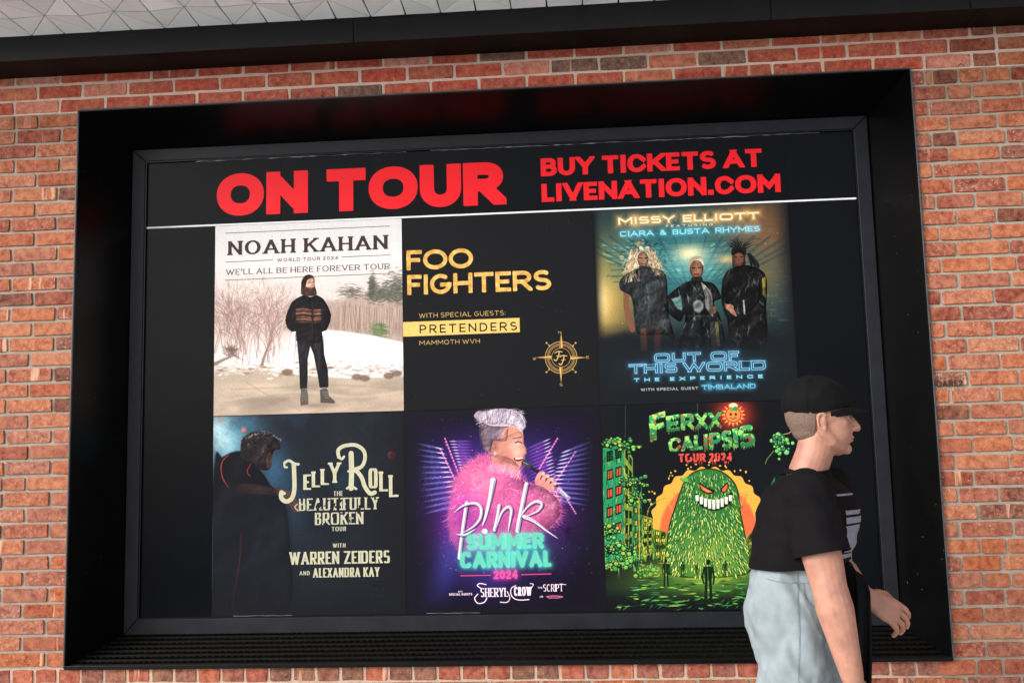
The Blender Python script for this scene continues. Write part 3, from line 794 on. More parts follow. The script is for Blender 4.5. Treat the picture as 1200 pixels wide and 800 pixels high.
A.line([(100,692),(300,684),(520,676),(745,690)], 5, (150,132,118), 4, .5, True); A.line([(60,735),(340,700),(560,720),(740,700)], 9, (204,188,172), 5, .5, True); A.line([(150,660),(250,720),(360,770)], 6, (158,140,126), 4, .5, True)
A.blob(420, 752, 90, 9, (120,104,94), .5)
# standing man
J_ = (30, 29, 32)
A.poly([(345,500),(352,480),(440,480),(446,520),(448,560),(462,620),(463,684),(432,686),(424,640),(408,560),(396,530),(386,580),(386,640),(384,690),(358,690),(354,600)], (38,37,42), 1.6)
A.poly([(362,688),(384,688),(388,720),(389,748),(360,752),(358,735)], (92,84,80), 1.5); A.poly([(432,684),(460,684),(466,715),(488,736),(488,744),(434,742)], (84,76,74), 1.5); A.line([(434,688),(460,687)], 7, (206,196,190)); A.line([(362,690),(384,690)], 4, (120,112,108))
for q in range(5): A.line([(440+q*3, 700+q*6), (462+q*2, 700+q*6)], 1.5, (150,140,134)); A.line([(364, 700+q*8), (384, 699+q*8)], 1.5, (140,130,124))
A.poly([(372,338),(345,350),(326,366),(310,400),(302,432),(310,462),(328,476),(342,474),(344,510),(432,516),(440,476),(456,470),(470,440),(474,412),(462,380),(444,352),(420,338),(396,346)], J_, 1.6)
A.poly([(340,388),(372,384),(396,392),(402,444),(350,444),(342,420)], (70,46,40), 2); A.poly([(408,390),(430,388),(438,440),(410,446)], (70,46,40), 2)
for q in range(7):
    cc = [(178,118,84),(120,66,52),(214,176,132),(40,34,34),(166,92,64),(200,150,110),(90,54,46)][q]
    A.line([(343, 393+q*7.5), (370, 390+q*7.5), (400, 394+q*7.5)], 2.6, cc, 1.2, .85); A.line([(409, 396+q*7), (436, 394+q*7)], 2.6, cc, 1.2, .85)
A.line([(403,350),(403,510)], 2, (70,70,74), 1, .8); A.line([(430,400),(448,440),(440,470)], 2, (54,54,60), 1.5, .8, True)
A.poly([(366,290),(372,272),(388,263),(404,266),(412,280),(412,300),(420,330),(412,340),(384,342),(364,336),(361,318)], (78,56,46), 1.8, 1, True)
A.poly([(379,282),(390,272),(407,276),(412,296),(414,306),(405,322),(388,320),(379,302)], (204,160,140), 1.6, 1, True)
A.poly([(379,308),(392,311),(412,310),(409,326),(398,334),(384,328)], (66,46,38), 2.4, .9, True)
A.line([(390,292),(396,291)], 2, (60,40,36)); A.line([(403,291),(409,291)], 2, (60,40,36)); A.line([(400,292),(402,302)], 2, (170,120,104)); A.line([(394,314),(406,313)], 2, (150,92,84)); A.poly([(362,292),(374,268),(392,262),(408,270),(396,276),(384,284),(378,304),(366,320)], (50,36,30), 1.6, 1, True)
ink = (62, 54, 54)
for a, b_, c_, d2 in ((78,107,693,80),(80,215,255,207),(515,196,695,188),(78,283,695,257)): A.line([(a,b_),(c_,d2)], 2.2, ink, .8)
A.relief([(372,338),(345,350),(326,366),(310,400),(302,432),(310,462),(328,476),(342,474),(344,510),(432,516),(440,476),(456,470),(470,440),(474,412),(462,380),(444,352),(420,338),(396,346)], .7, 34, 1, 3, 8, .4)
A.relief([(345,500),(440,490),(446,520),(448,560),(462,620),(463,684),(432,686),(424,640),(408,560),(396,530),(386,580),(386,640),(384,690),(358,690),(354,600)], .7, 26, 3, 4, 6, .4)
A.relief([(366,290),(372,272),(388,263),(404,266),(412,280),(412,300),(420,330),(412,340),(384,342),(362,336),(358,318)], .5, 90, 1, 5, 5, .4)
A.noise(.10, 220, 3)
A.text('WORLD TOUR 2024', 272,215,500,204, 14, ink, .17, sp=.34)
A.text("WE'LL ALL BE HERE FOREVER TOUR", 80,263,694,241, 23, ink, .17, .10, serif=.06, sp=.2)
A.build('poster', label='white concert poster of a bearded man in a dark fleece standing on a snowy road')
m_brown = simple('brown_print', (.045, .03, .028), .4, .1, 10, 0, spec=.1)
lettering_mesh('title_lettering', fit('NOAH KAHAN', (88,190), (686,166), 0, 58, .24, .17, .40, (240,240), 3.2), m_brown, .25, .115, serif=.075, res=34)

# ---- gold lettering poster
A = Art(GX[0+1]+.0015, GX[2]-.0015, GZ[1]+.002, GZ[0]-.0005, 900, (27, 28, 31), (470, 240), 3.333)
R = random.Random(8)
for i in range(70): A.disc(R.uniform(10, 745), R.uniform(40, 790), R.uniform(.5, 1.7), R.uniform(.5, 1.5), (120, 122, 124), R.uniform(.3, .9), .8)
for i in range(9):
    a, b_ = R.uniform(10, 740), R.uniform(60, 780); A.line([(a, b_), (a+R.uniform(-26, 26), b_+R.uniform(-10, 40))], 1, (60, 61, 64), 1, .5)
gold = (226, 184, 96)
A.poly([(5,458),(463,441),(464,497),(6,515)], (232,190,100), 1); A.text('PRETENDERS', 73,502,453,490, 36, (28,26,26), .15, sp=.36)
A.text('WITH SPECIAL GUESTS:', 70,442,408,431, 20, (206,172,96), .12, sp=.2); A.text('MAMMOTH WVH', 72,547,308,541, 19, (206,172,96), .12, sp=.2)
cx, cy = 625, 596
for r_, w_ in ((62,3),(56,1.5),(51,3),(46,1.5),(37,2.2)):
    A.line([(cx+r_*math.cos(t), cy+r_*math.sin(t)) for t in np.linspace(0, 2*math.pi, 50)], w_, (206,160,84), .9, .95)
for t in range(72): a = t*math.pi/36; A.line([(cx+48*math.cos(a), cy+48*math.sin(a)), (cx+54*math.cos(a), cy+54*math.sin(a))], 1.3, (120,92,52), .8, .8)
for k, ln in enumerate((102, 76)*4):
    a = k*math.pi/4; dx, dz = math.cos(a), math.sin(a); nx_, nz_ = -dz, dx; i0 = 38 if k % 2 == 0 else 62; ww = 7 if k % 2 == 0 else 4
    A.poly([(cx+i0*dx+nx_*ww, cy+i0*dz+nz_*ww), (cx+ln*dx*.97, cy+ln*dz*.97), (cx+i0*dx-nx_*ww, cy+i0*dz-nz_*ww)], (222,180,100), 1)
    A.poly([(cx+i0*dx, cy+i0*dz), (cx+ln*dx*.97, cy+ln*dz*.97), (cx+i0*dx-nx_*ww, cy+i0*dz-nz_*ww)], (150,112,60), 1)
    if k % 2: A.disc(cx+80*dx, cy+80*dz, 4, 4, (190,150,84))
for t_, dx, dz in (('N',-5,-99),('S',0,105),('E',104,-2),('W',-104,4)): A.text(t_, cx+dx-6, cy+dz+6, cx+dx+6, cy+dz+6, 11, (196,156,86), .16)
A.disc(cx, cy, 35, 35, (29,29,31))
for ox, oy in ((-10,-6),(9,10)):
    A.line([(cx+ox+14, cy+oy-16),(cx+ox-2, cy+oy-18),(cx+ox-14, cy+oy-12)], 3.6, (222,180,100), 1, 1, True); A.line([(cx+ox+3, cy+oy-17),(cx+ox-1, cy+oy+2),(cx+ox-9, cy+oy+18),(cx+ox-17, cy+oy+14)], 4.4, (222,180,100), 1, 1, True); A.line([(cx+ox-8, cy+oy), (cx+ox+8, cy+oy-2)], 2.8, (222,180,100))
A.noise(.16, 160, 3)
A.build('poster', label='black concert poster with gold lettering, a gold band and a gold compass emblem')
def gold_mat():
    m, nt, b = node_mat('gold_print'); L = nt.links.new; geo = N(nt, 'ShaderNodeNewGeometry')
    n1 = N(nt, 'ShaderNodeTexNoise', Scale=34.0, Detail=6.0, Roughness=.7); L(geo.outputs['Position'], n1.inputs['Vector'])
    r_ = ramp(nt, [(.34, srgb((178,122,52))), (.5, srgb((218,166,84))), (.7, srgb((244,214,134)))]); L(n1.outputs['Fac'], r_.inputs[0]); L(r_.outputs[0], b.inputs['Base Color']); b.inputs['Roughness'].default_value = .4; b.inputs['Specular IOR Level'].default_value = .12; return m
m_gold = gold_mat()
lettering_mesh('title_lettering', fit('FOO', (22,256), (282,247), 0, 84, .20, .05, .3, (470,240), 3.333), m_gold, .20, res=26)
lettering_mesh('title_lettering', fit('FIGHTERS', (25,353), (587,332), 0, 84, .20, .08, .3, (470,240), 3.333), m_gold, .20, res=26)

# ---- neon stage poster with three performers
A = Art(GX[2], GX[3], GZ[1]+.002, GZ[0]-.0005, 900, (34, 46, 50), (690, 230), 3.2)
R = random.Random(17)
n_ = vnoise(A.H, A.W, 5, 9, 5)
A.c *= (.7+.6*n_)[..., None]
A.blob(380, 250, 330, 170, (44,150,160), .75); A.blob(30, 380, 150, 190, (206,156,62), .95); A.blob(20, 385, 60, 90, (255,236,170), .9)
A.blob(660, 130, 170, 150, (126,82,52), .9); A.blob(640, 300, 130, 110, (120,96,60), .6); A.blob(90, 250, 130, 100, (120,130,90), .5)
for k in range(95):
    a = R.uniform(40, 600); b_ = R.uniform(165, 300); A.line([(a, b_), (380+(a-380)*.86, b_+R.uniform(4, 16))], R.uniform(3, 9), R.choice([(92,206,214),(60,166,180),(150,228,226),(30,92,104)]), 2.5, R.uniform(.25, .6))
for k in range(-8, 9): A.line([(380+k*14, 330), (380+k*60, 150)], 7, (18,66,78), 4, .55)
for k in range(7): A.line([(60+k*6, 190+k*22), (640-k*8, 160+k*22)], 5, (20,70,80), 3, .5)
A.blob(380, 215, 60, 34, (255,232,170), .95); A.blob(520, 236, 40, 18, (240,190,110), .7); A.blob(395, 260, 120, 60, (190,236,220), .35)
for k in range(90): A.disc(R.uniform(20, 760), R.uniform(60, 600), R.uniform(.8, 3), R.uniform(.8, 2), R.choice([(220,230,210),(120,200,190),(240,200,120)]), R.uniform(.3, .9), 1.2)
for k in range(60): A.disc(R.uniform(560, 770), R.uniform(80, 480), R.uniform(4, 26), R.uniform(1, 4), R.choice([(160,110,70),(90,110,100),(60,80,80)]), .35, 3)
zz = np.arange(A.H)[:, None]; fade = np.clip((A.q(100, 620)[1]-zz)/(A.q(100, 620)[1]-A.q(100, 490)[1]), 0, 1)
fade = 1-np.clip((zz-A.q(100, 590)[1])/(A.q(100, 470)[1]-A.q(100, 590)[1]), 0, 1)
A.c = A.c*(1-fade[..., None])+np.array((24,28,32))/255.*fade[..., None]
A.poly([(20,540),(140,510),(300,545),(500,530),(660,520),(770,545),(770,620),(20,620)], (26,30,34), 14, .85)
def fabric(pts, base, hi, seed, n=60, wd=4):
    """a garment: flat shape with many broken folds clipped to its own outline"""
    keep = A.c.copy(); A.poly(pts, base, 1.6, 1, True)
    full = A.c.copy(); r_ = random.Random(seed); xs_ = [p[0] for p in pts]; ys_ = [p[1] for p in pts]
    for _ in range(n):
        a, b_ = r_.uniform(min(xs_), max(xs_)), r_.uniform(min(ys_), max(ys_)); t = r_.uniform(.6, 2.2); ln = r_.uniform(10, 42)
        A.line([(a, b_), (a+math.cos(t)*ln*.5+r_.uniform(-5, 5), b_+math.sin(t)*ln*.5), (a+math.cos(t)*ln, b_+math.sin(t)*ln)], r_.uniform(1, wd), hi if r_.random() < .5 else tuple(c//3 for c in base), 1.6, r_.uniform(.3, .8), True, taper=2)
    changed = (np.abs(full-keep).sum(2) > .004)[..., None]
    A.c = np.where(changed, A.c, keep)
# left: long curly blonde hair, draped grey top
for i in range(150): A.disc(R.gauss(203, 20), R.gauss(240, 26), R.uniform(4, 10), R.uniform(4, 10), R.choice([(206,186,152),(164,142,112),(232,216,186),(122,102,80)]), .8, 2.5)
A.line([(142,340),(140,400),(148,450),(164,500)], 22, (122,78,58), 2, 1, True)
fabric([(160,280),(120,310),(118,350),(160,380),(172,470),(190,520),(290,520),(330,560),(300,440),(290,300),(250,270),(210,265)], (46,49,52), (100,104,108), 3, 110, 5)
A.line([(205,505),(208,570)], 26, (92,54,46), 3, .8); A.line([(258,505),(256,570)], 26, (84,48,42), 3, .8)
A.disc(203, 238, 21, 29, (186,138,108), 1, 2); A.poly([(186,262),(222,262),(226,300),(186,300)], (66,66,70), 3, 1)
A.line([(190,232),(200,233)], 4, (40,28,26), 1.2); A.line([(208,233),(218,232)], 4, (40,28,26), 1.2); A.line([(198,254),(212,254)], 5, (140,62,60), 1.2); A.line([(205,236),(206,246)], 3, (150,104,80), 1.2)
for i in range(60): A.line([(R.gauss(170, 12), 200+R.uniform(0, 30)), (R.gauss(158, 14), 260), (R.gauss(156, 16), R.uniform(280, 330))], 2.5, R.choice([(226,206,170),(180,158,126),(140,118,92)]), 1.2, .7, True); A.line([(R.gauss(236, 10), 200+R.uniform(0, 30)), (R.gauss(252, 12), 260), (R.gauss(262, 12), R.uniform(270, 300))], 2.5, R.choice([(226,206,170),(180,158,126),(140,118,92)]), 1.2, .7, True)
A.line([(170,300),(160,360),(178,440)], 5, (26,28,30), 3, .8, True); A.line([(262,300),(276,380),(262,470)], 5, (26,28,30), 3, .8, True); A.line([(216,330),(226,400),(214,480)], 4, (96,100,104), 3, .6, True)
# right: leather jacket and high braids
fabric([(520,280),(500,320),(498,400),(520,470),(540,560),(660,560),(665,420),(664,300),(610,262),(560,262)], (22,22,24), (112,112,112), 5, 120, 4)
A.line([(530,310),(516,370),(530,420)], 6, (8,8,9), 3, .9, True); A.line([(640,310),(636,390),(600,430)], 6, (8,8,9), 3, .9, True); A.line([(590,300),(592,470)], 3, (8,8,9), 2, .9); A.line([(588,480),(584,570)], 14, (14,16,18), 4, .9)
A.poly([(650,310),(664,300),(664,380),(652,370)], (206,186,60), 3, .8)
for i in range(46): t = R.uniform(-2.6, -.5); r_ = R.uniform(40, 62); A.line([(565, 220), (565+math.cos(t)*r_*.6, 215+math.sin(t)*r_*.7), (565+math.cos(t)*r_+R.uniform(-12, 12), 215+math.sin(t)*r_)], 5, R.choice([(28,24,24),(54,44,40),(18,16,18)]), 1.4, .95, True, taper=1)
for i in range(14): A.line([(R.uniform(590, 606), 215), (R.uniform(600, 640), 260), (R.uniform(606, 640), R.uniform(280, 320))], 3.5, (24,22,24), 1.2, .9, True)
A.disc(562, 232, 25, 34, (118,76,58), 1, 2); A.poly([(538,240),(548,262),(574,262),(586,240),(584,270),(562,276),(542,268)], (30,22,22), 3, .9, True); A.poly([(536,222),(540,196),(584,194),(588,222),(562,212)], (30,26,28), 2, 1, True)
A.line([(548,228),(556,229)], 3.4, (20,14,14)); A.line([(568,228),(577,227)], 3.4, (20,14,14)); A.line([(561,232),(562,244)], 3, (86,54,42)); A.line([(554,252),(570,252)], 3, (110,50,50))
for k in range(4): A.line([(512+k*8, 404+k*4), (536+k*5, 438+k*3)], 7, (146,98,78), 1.5); 
A.disc(528, 416, 15, 12, (150,100,80), 1, 2); A.line([(580,392),(584,440)], 6, (190,192,190), 2, .8)
# centre: shiny dark jumpsuit, hands on hip, chain
fabric([(350,330),(290,380),(284,420),(340,470),(360,440),(355,500),(340,580),(500,580),(498,470),(470,400),(496,380),(470,330),(420,318),(380,318)], (24,26,28), (146,150,150), 9, 130, 4)
A.line([(362,350),(360,420),(372,470)], 5, (8,9,10), 3, .9, True); A.line([(462,350),(456,410)], 5, (8,9,10), 3, .9, True); A.line([(424,470),(426,575)], 16, (12,14,16), 4, .9); A.line([(360,450),(480,446)], 7, (60,62,62), 2, .8)
A.poly([(310,385),(346,372),(350,430),(330,420)], (110,160,156), 4, .7)
for k in range(9): A.line([(420+k*2, 320+k*2), (436+k*3, 370), (440+k*3, 420+k*4)], 2.4, R.choice([(206,206,196),(150,150,144)]), 1.2, .8, True)
A.disc(410, 412, 20, 24, (168,172,170), .6, 4); A.disc(410, 412, 10, 12, (70,74,76), .8, 3)
for k in range(8): A.line([(455+k*4, 470), (462+k*4, 560)], 2, (210,190,90) if k > 4 else (90,94,96), 1.5, .6)
A.disc(404, 274, 26, 34, (156,104,80), 1, 2); A.poly([(374,262),(380,236),(402,224),(424,232),(432,262),(416,246),(396,248),(384,262)], (168,150,120), 2, 1, True); A.poly([(396,240),(424,236),(430,258),(408,250)], (220,206,178), 2, .8, True)
A.line([(388,268),(398,269)], 4.4, (24,16,18)); A.line([(410,269),(420,267)], 4.4, (24,16,18)); A.line([(404,272),(405,284)], 3, (120,74,58)); A.line([(396,292),(412,292)], 6, (112,38,48)); A.poly([(386,304),(424,302),(430,322),(380,324)], (34,34,36), 3)
A.disc(468, 426, 12, 14, (160,110,86), 1, 2)
A.relief([(160,280),(120,310),(118,350),(160,380),(172,470),(190,520),(290,520),(330,560),(300,440),(290,300),(250,270),(210,265)], .9, 40, 1, 3, 12, .5)
A.relief([(520,280),(500,320),(498,400),(520,470),(540,560),(660,560),(665,420),(664,300),(610,262),(560,262)], 1., 34, 1, 4, 12, .5)
A.relief([(350,330),(290,380),(284,420),(340,470),(360,440),(355,500),(340,580),(500,580),(498,470),(470,400),(496,380),(470,330),(420,318),(380,318)], 1.1, 38, 1, 5, 10, .5)
for c_, q_ in (((203,238),(21,29)), ((562,232),(25,34)), ((404,274),(26,34))): A.relief([(c_[0]+q_[0]*math.cos(t), c_[1]+q_[1]*math.sin(t)) for t in np.linspace(0, 6.28, 12, endpoint=False)], .25, 60, 1, 6, 9, .7, -.3)
A.relief([(130,180),(270,180),(285,320),(230,290),(180,290),(130,320)], .5, 110, 1, 8, 4, .2)
fade2 = 1-np.clip((zz-A.q(100, 610)[1])/(A.q(100, 500)[1]-A.q(100, 610)[1]), 0, 1)
A.c = A.c*(1-fade2[..., None]*.93)+np.array((26,30,34))/255.*fade2[..., None]*.93
A.blob(400, 640, 300, 60, (40,66,82), .35)
A.text('MISSY ELLIOTT', 112,108,638,83, 27, (255,236,196), .19, sq=4, sp=.18, space=.5, glow=((230,150,50), .35, .9))
A.text('FEATURING', 290,118,465,109, 9, (226,220,200), .2, sp=.6, sq=4)
A.text('CIARA & BUSTA RHYMES', 118,152,641,130, 20, (150,226,240), .17, sq=4, sp=.2, space=.7, glow=((40,150,190), .3, .7))
A.text('OUT OF', 247,624,563,611, 34, (140,205,235), .22, sq=4, sp=.16, space=.5, outline=1.3, glow=((30,110,170), .16, .6))
A.text('THIS WORLD', 152,664,663,650, 36, (140,205,235), .22, sq=4, sp=.12, space=.3, outline=1.3, glow=((30,110,170), .16, .6))
A.line([(150,634),(245,630)], 2, (120,190,225), 1); A.line([(565,618),(664,616)], 2, (120,190,225), 1)
A.text('THE EXPERIENCE', 170,695,652,680, 13, (130,215,235), .24, sq=4, sp=.8, space=.9, glow=((30,120,160), .3, .6))
A.text('WITH SPECIAL GUEST', 195,730,410,724, 11, (214,222,226), .22, sq=4, sp=.25, space=.5)
A.text('TIMBALAND', 425,725,625,718, 17, (120,215,250), .19, sq=4, sp=.16, glow=((30,140,200), .35, .8))
A.border(.05, .10, .12, 0)
A.noise(.14, 240, 3)
A.build('poster', label='teal and amber concert poster of three performers standing before stage lights')
m_cream = simple('cream_print', srgb((250, 230, 190)), .4, .04, 10, 0, spec=.1)
lettering_mesh('title_lettering', fit('MISSY ELLIOTT', (112,108), (638,83), 0, 27, .19, .18, .5, (690,230), 3.2), m_cream, .19, sq=4, res=22)

# ---- dusky poster with cream western lettering
A = Art(GX[0], GX[1]-.0008, GZ[2], GZ[1]-.0015, 900, (31, 35, 43), (240, 480), 3.333)
R = random.Random(41)
n_ = vnoise(A.H, A.W, 4, 19, 5)
A.c *= (.8+.4*n_)[..., None]
A.blob(60, 130, 130, 130, (120,190,214), .95); A.blob(50, 100, 70, 80, (206,236,240), .8); A.blob(150, 60, 70, 46, (70,130,160), .7); A.blob(270, 240, 70, 110, (50,92,128), .8); A.blob(330, 430, 60, 110, (38,70,92), .7); A.blob(330,330,70,60,(40,74,100),.5)
k_ = A.win(0, A.W, A.q(0, 330)[1], A.H)
A.put(k_[0], np.clip(vnoise(A.H, A.W, 7, 77, 5)[k_[0]]*2.2-1.1, 0, .5), (34,52,70))
A.disc(60, 42, 10, 9, (200,120,110), .7, 4); A.disc(152, 78, 10, 9, (224,104,90), .8, 4); A.disc(118, 40, 8, 8, (150,90,110), .5, 4)
A.poly([(38,215),(70,185),(110,165),(150,168),(220,240),(262,300),(300,330),(330,480),(320,800),(38,800)], (22,23,30), 5, 1, True)
A.poly([(140,150),(146,118),(170,94),(206,84),(250,92),(284,118),(296,150),(272,160),(262,190),(258,222),(244,236),(222,234),(196,226),(160,196),(140,178)], (38,32,36), 3, 1, True)
for i in range(240):
    t = R.uniform(0, 2*math.pi); a = 214+math.cos(t)*R.uniform(20, 76); b_ = 128+math.sin(t)*R.uniform(10, 40)
    if b_ < 170: A.line([(a, b_), (a+R.uniform(-9, 9), b_+R.uniform(-9, 9))], 2.4, R.choice([(30,26,30),(58,48,50),(84,72,70),(40,34,38)]), 1.2, .7)
for i in range(60): a = R.uniform(160, 300); A.disc(a, 88+((a-225)/76)**2*34+R.uniform(-4, 6), 2.5, 2, (150,140,134), .5, 1.4)
A.poly([(252,168),(266,176),(262,196),(256,222),(246,232),(240,200)], (96,66,62), 3, .8, True)
A.line([(92,178),(70,200),(64,232),(72,270),(96,306)], 4, (176,52,52), 1.4, .95, True); A.line([(180,212),(166,240),(176,258)], 4, (160,48,50), 1.4, .8, True)
A.poly([(120,300),(150,288),(220,296),(300,312),(352,350),(368,388),(340,392),(290,340),(200,330),(120,324)], (58,40,42), 5, .85, True); A.poly([(270,310),(330,316),(360,352),(372,390),(350,398),(310,352)], (98,64,58), 3, .9, True)
for i in range(34): A.disc(R.uniform(130, 300), R.uniform(296, 322), R.uniform(3, 8), 2, (44,32,36), .7, 2)
A.poly([(38,330),(200,330),(300,360),(330,480),(320,800),(38,800)], (24,26,34), 26, .9, True)
A.relief([(140,150),(146,118),(170,94),(206,84),(250,92),(284,118),(296,150),(272,160),(262,190),(258,222),(244,236),(222,234),(196,226),(160,196),(140,178)], .8, 60, 1, 3, 12, .3)
A.blob(200, 640, 190, 200, (27,31,39), .85); A.blob(330, 600, 60, 260, (31,36,45), .6)
A.relief([(38,215),(70,185),(110,165),(150,168),(220,240),(262,300),(300,330),(330,480),(320,800),(38,800)], .5, 14, 1, 4, 20, .2)
A.line([(142,480),(136,590),(118,700),(104,784)], 1.8, (120,34,44), 1.4, .85, True)
A.disc(729, 176, 15, 16, (196,36,44), 1, 2); A.disc(731, 180, 8, 9, (110,20,30), .8, 2); A.line([(718,166),(738,186)], 2, (90,20,26), 1, .8); A.disc(722,170,4,4,(230,90,90),.8,2)
for k in range(3): A.line([(664, 20+k*250), (663, 270+k*250)], 2.6, (18,20,26), 2, .7)
for k in range(34): b_ = 660+k*4.2; A.line([(668+R.uniform(-12, 12), b_), (690+R.uniform(-12, 12), b_+R.uniform(-6, 6))], R.uniform(1, 5), R.choice([(14,16,20),(52,56,66),(24,27,33)]), 1.2, .7)
A.border(.0, .35, .3, 0)
A.noise(.18, 150, 3)
cr = (186, 184, 158)
A.text('THE', 502,337,540,335, 20, cr, .2, .12, sq=3, wear=.2)
A.text('BEAUTIFULLY', 368,394,680,388, 50, cr, .19, .10, sq=6, sp=.16, serif=.045, wear=.27)
A.text('BROKEN', 430,449,620,446, 50, cr, .19, .10, sq=6, sp=.16, serif=.045, wear=.27)
A.text('TOUR', 496,474,552,472, 18, cr, .22, .14, sq=4, sp=.25); A.text('WITH', 500,538,550,536, 17, cr, .22, .14, sq=4, sp=.25)
A.text('AND', 370,646,410,644, 17, cr, .22, .14, sq=4, sp=.25)
A.line([(365,394),(352,380),(362,368)], 4, cr, 1, 1, True)
A.build('poster', label='dusky concert poster with cream western lettering beside a stooping dark figure')
m_crw = simple('cream_lettering_print', srgb((180, 178, 152)), .4, .12, 60, 0, spec=.1)
OJ = ((240, 480), 3.333)
lettering_mesh('title_lettering', fit('WARREN ZEIDERS', (331,604), (723,597), 0, 50, .19, .14, .45, *OJ), m_crw, .19, .12, sq=6, serif=.035, res=24)
lettering_mesh('title_lettering', fit('ALEXANDRA KAY', (423,654), (683,650), 0, 37, .19, .14, .45, *OJ), m_crw, .19, .12, sq=6, serif=.03, res=20)
def one(ch, xa, xb, top, base):
    x0, zb = P(240+xa/3.333, 480+base/3.333); x1, _ = P(240+xb/3.333, 480+base/3.333); zt = P(240+(xa+xb)/2/3.333, 480+top/3.333)[1]
    return (ch, x0, x1-x0, zb, zt-zb)
G4 = [one('E',385,413,252,312), one('L',418,448,240,302), one('L',453,483,230,293), one('Y',484,532,205,285), one('O',640,676,228,306), one('L',682,714,240,318), one('L',720,754,254,340)]
def sd4(X, Z, g_):
    Hh = g_[4]; wv = .21*.072/Hh if g_[0] != 'O' else .21*.075/Hh
    return glyph_sd(X, Z, g_, wv*1.05, wv*.55, 5, 'sq', .045*.075/Hh)
lettering_mesh('title_lettering', G4, m_crw, .2, sdf=sd4, res=26)
def sdJR(X, Z, g_):
    """the two swash capitals, drawn as brushed strokes"""
    pq = lambda l: [P(240+a/3.333, 480+b_/3.333) for a, b_ in l]; k = .00111
    if g_[0] == 'J': ls = [(smooth_line(pq([(348,212),(350,260),(350,312),(340,346),(318,357),(300,344),(300,322)])), 18), (smooth_line(pq([(312,206),(330,198),(350,210),(366,212)])), 11), (smooth_line(pq([(312,206),(312,222),(322,224)])), 8), (smooth_line(pq([(300,320),(312,326)])), 12), (smooth_line(pq([(300,320),(296,332),(304,346)])), 14)]
    else: ls = [(pq([(572,170),(574,240),(572,306)]), 21), (smooth_line(pq([(524,184),(522,156),(548,140),(590,138),(620,158),(626,190),(612,222),(576,234)])), 15), (smooth_line(pq([(524,184),(536,192),(544,182)])), 10), (smooth_line(pq([(588,232),(612,262),(626,300),(646,326),(664,322)])), 17), (smooth_line(pq([(556,306),(572,300),(592,308)])), 10), (pq([(560,240),(590,240)]), 8)]
    d_ = np.full(X.shape, 1e9)
    for l, w_ in ls: d_ = np.minimum(d_, sd_poly(X, Z, l, w_*k, cap='round'))
    return d_
def gbox(ch, xa, xb, top, base): return one(ch, xa, xb, top, base)
lettering_mesh('title_lettering', [gbox('J',292,384,188,366), gbox('R',514,670,130,334)], m_crw, .2, sdf=sdJR, res=60)

# ---- violet stage poster with the pink feather coat
A = Art(GX[1]+.001, GX[2]-.0005, GZ[2], GZ[1]-.0005, 900, (21, 17, 33), (470, 470), 3.2)
R = random.Random(51)
n_ = vnoise(A.H, A.W, 5, 29, 5); A.c *= (.8+.45*n_)[..., None]
A.blob(380, 280, 300, 210, (58,34,140), .8); A.blob(250, 420, 150, 190, (96,32,150), .65); A.blob(520, 420, 140, 150, (84,26,120), .5); A.blob(190, 560, 60, 200, (52,52,160), .65, ang=-.35); A.blob(420, 560, 160, 120, (60,24,110), .5); A.blob(330,660,90,90,(50,40,140),.5)
A.blob(380, 470, 220, 70, (120,30,130), .5)
def ray(x, y_, tx, ty, col, wd, al): A.line([(x, y_), (tx, ty)], wd, col, 2.6, al*.6, taper=2, mode='add'); A.line([(x, y_), ((x*2+tx)/3, (y_*2+ty)/3)], wd*.6, (210,200,255), 1.4, al*.9, taper=2, mode='add')
for k in range(13):
    a0 = 85+k*2.0; b0 = 168+k*17
    ray(160+k*6, 180+k*17, 60+k*2, 158+k*22, (90,120,255), 9, .9); ray(180+k*4, 150+k*11, 266, 190+k*11-40, (150,70,230), 8, .8)
    ray(600-k*5, 195+k*14, 715-k*1, 150+k*20, (100,110,255), 9, .9); ray(560+k*2, 140+k*13, 470+k*2, 180+k*12, (170,60,220), 8, .8)
for l in (((165,140),(215,270)),((148,180),(205,300)),((586,140),(520,250)),((654,190),(560,330)),((600,330),(655,420))):
    A.line(l, 6, (210,50,150), 2.4, .75, mode='add')
    (a, b_), (c_, d2) = l
    for k in range(12): t = k/11; A.disc(a+(c_-a)*t, b_+(d2-b_)*t, 3, 3, (255,170,210), .8, 1.6)
for k in range(420):
    a = R.uniform(20, 745); b_ = R.uniform(30, 650); A.disc(a, b_, R.uniform(.8, 3), R.uniform(.8, 2.6), R.choice([(120,110,220),(200,60,140),(90,70,160),(230,180,255),(60,60,150)]), R.uniform(.25, .8), 1.3)
for k in range(60): A.line([(R.uniform(80, 230), R.uniform(180, 330)), ]*1+[(R.uniform(60, 140), R.uniform(160, 420))], 1.5, (110,90,220), 1.6, .15, mode='add')
for k in range(50): t = R.uniform(.2, 1); A.line([(620, 480), (620+R.uniform(-50, 90)*t, 480+R.uniform(-60, 110)*t)], 1.6, (26,14,40), 1, .7)
for k in range(46): a = R.uniform(570, 650); A.line([(560, 440), (a, R.uniform(400, 520))], 2, R.choice([(30,12,44),(170,40,120)]), 1.2, .6, taper=1)
A.border(.22, .22, .12, .2, (25, 24, 32))
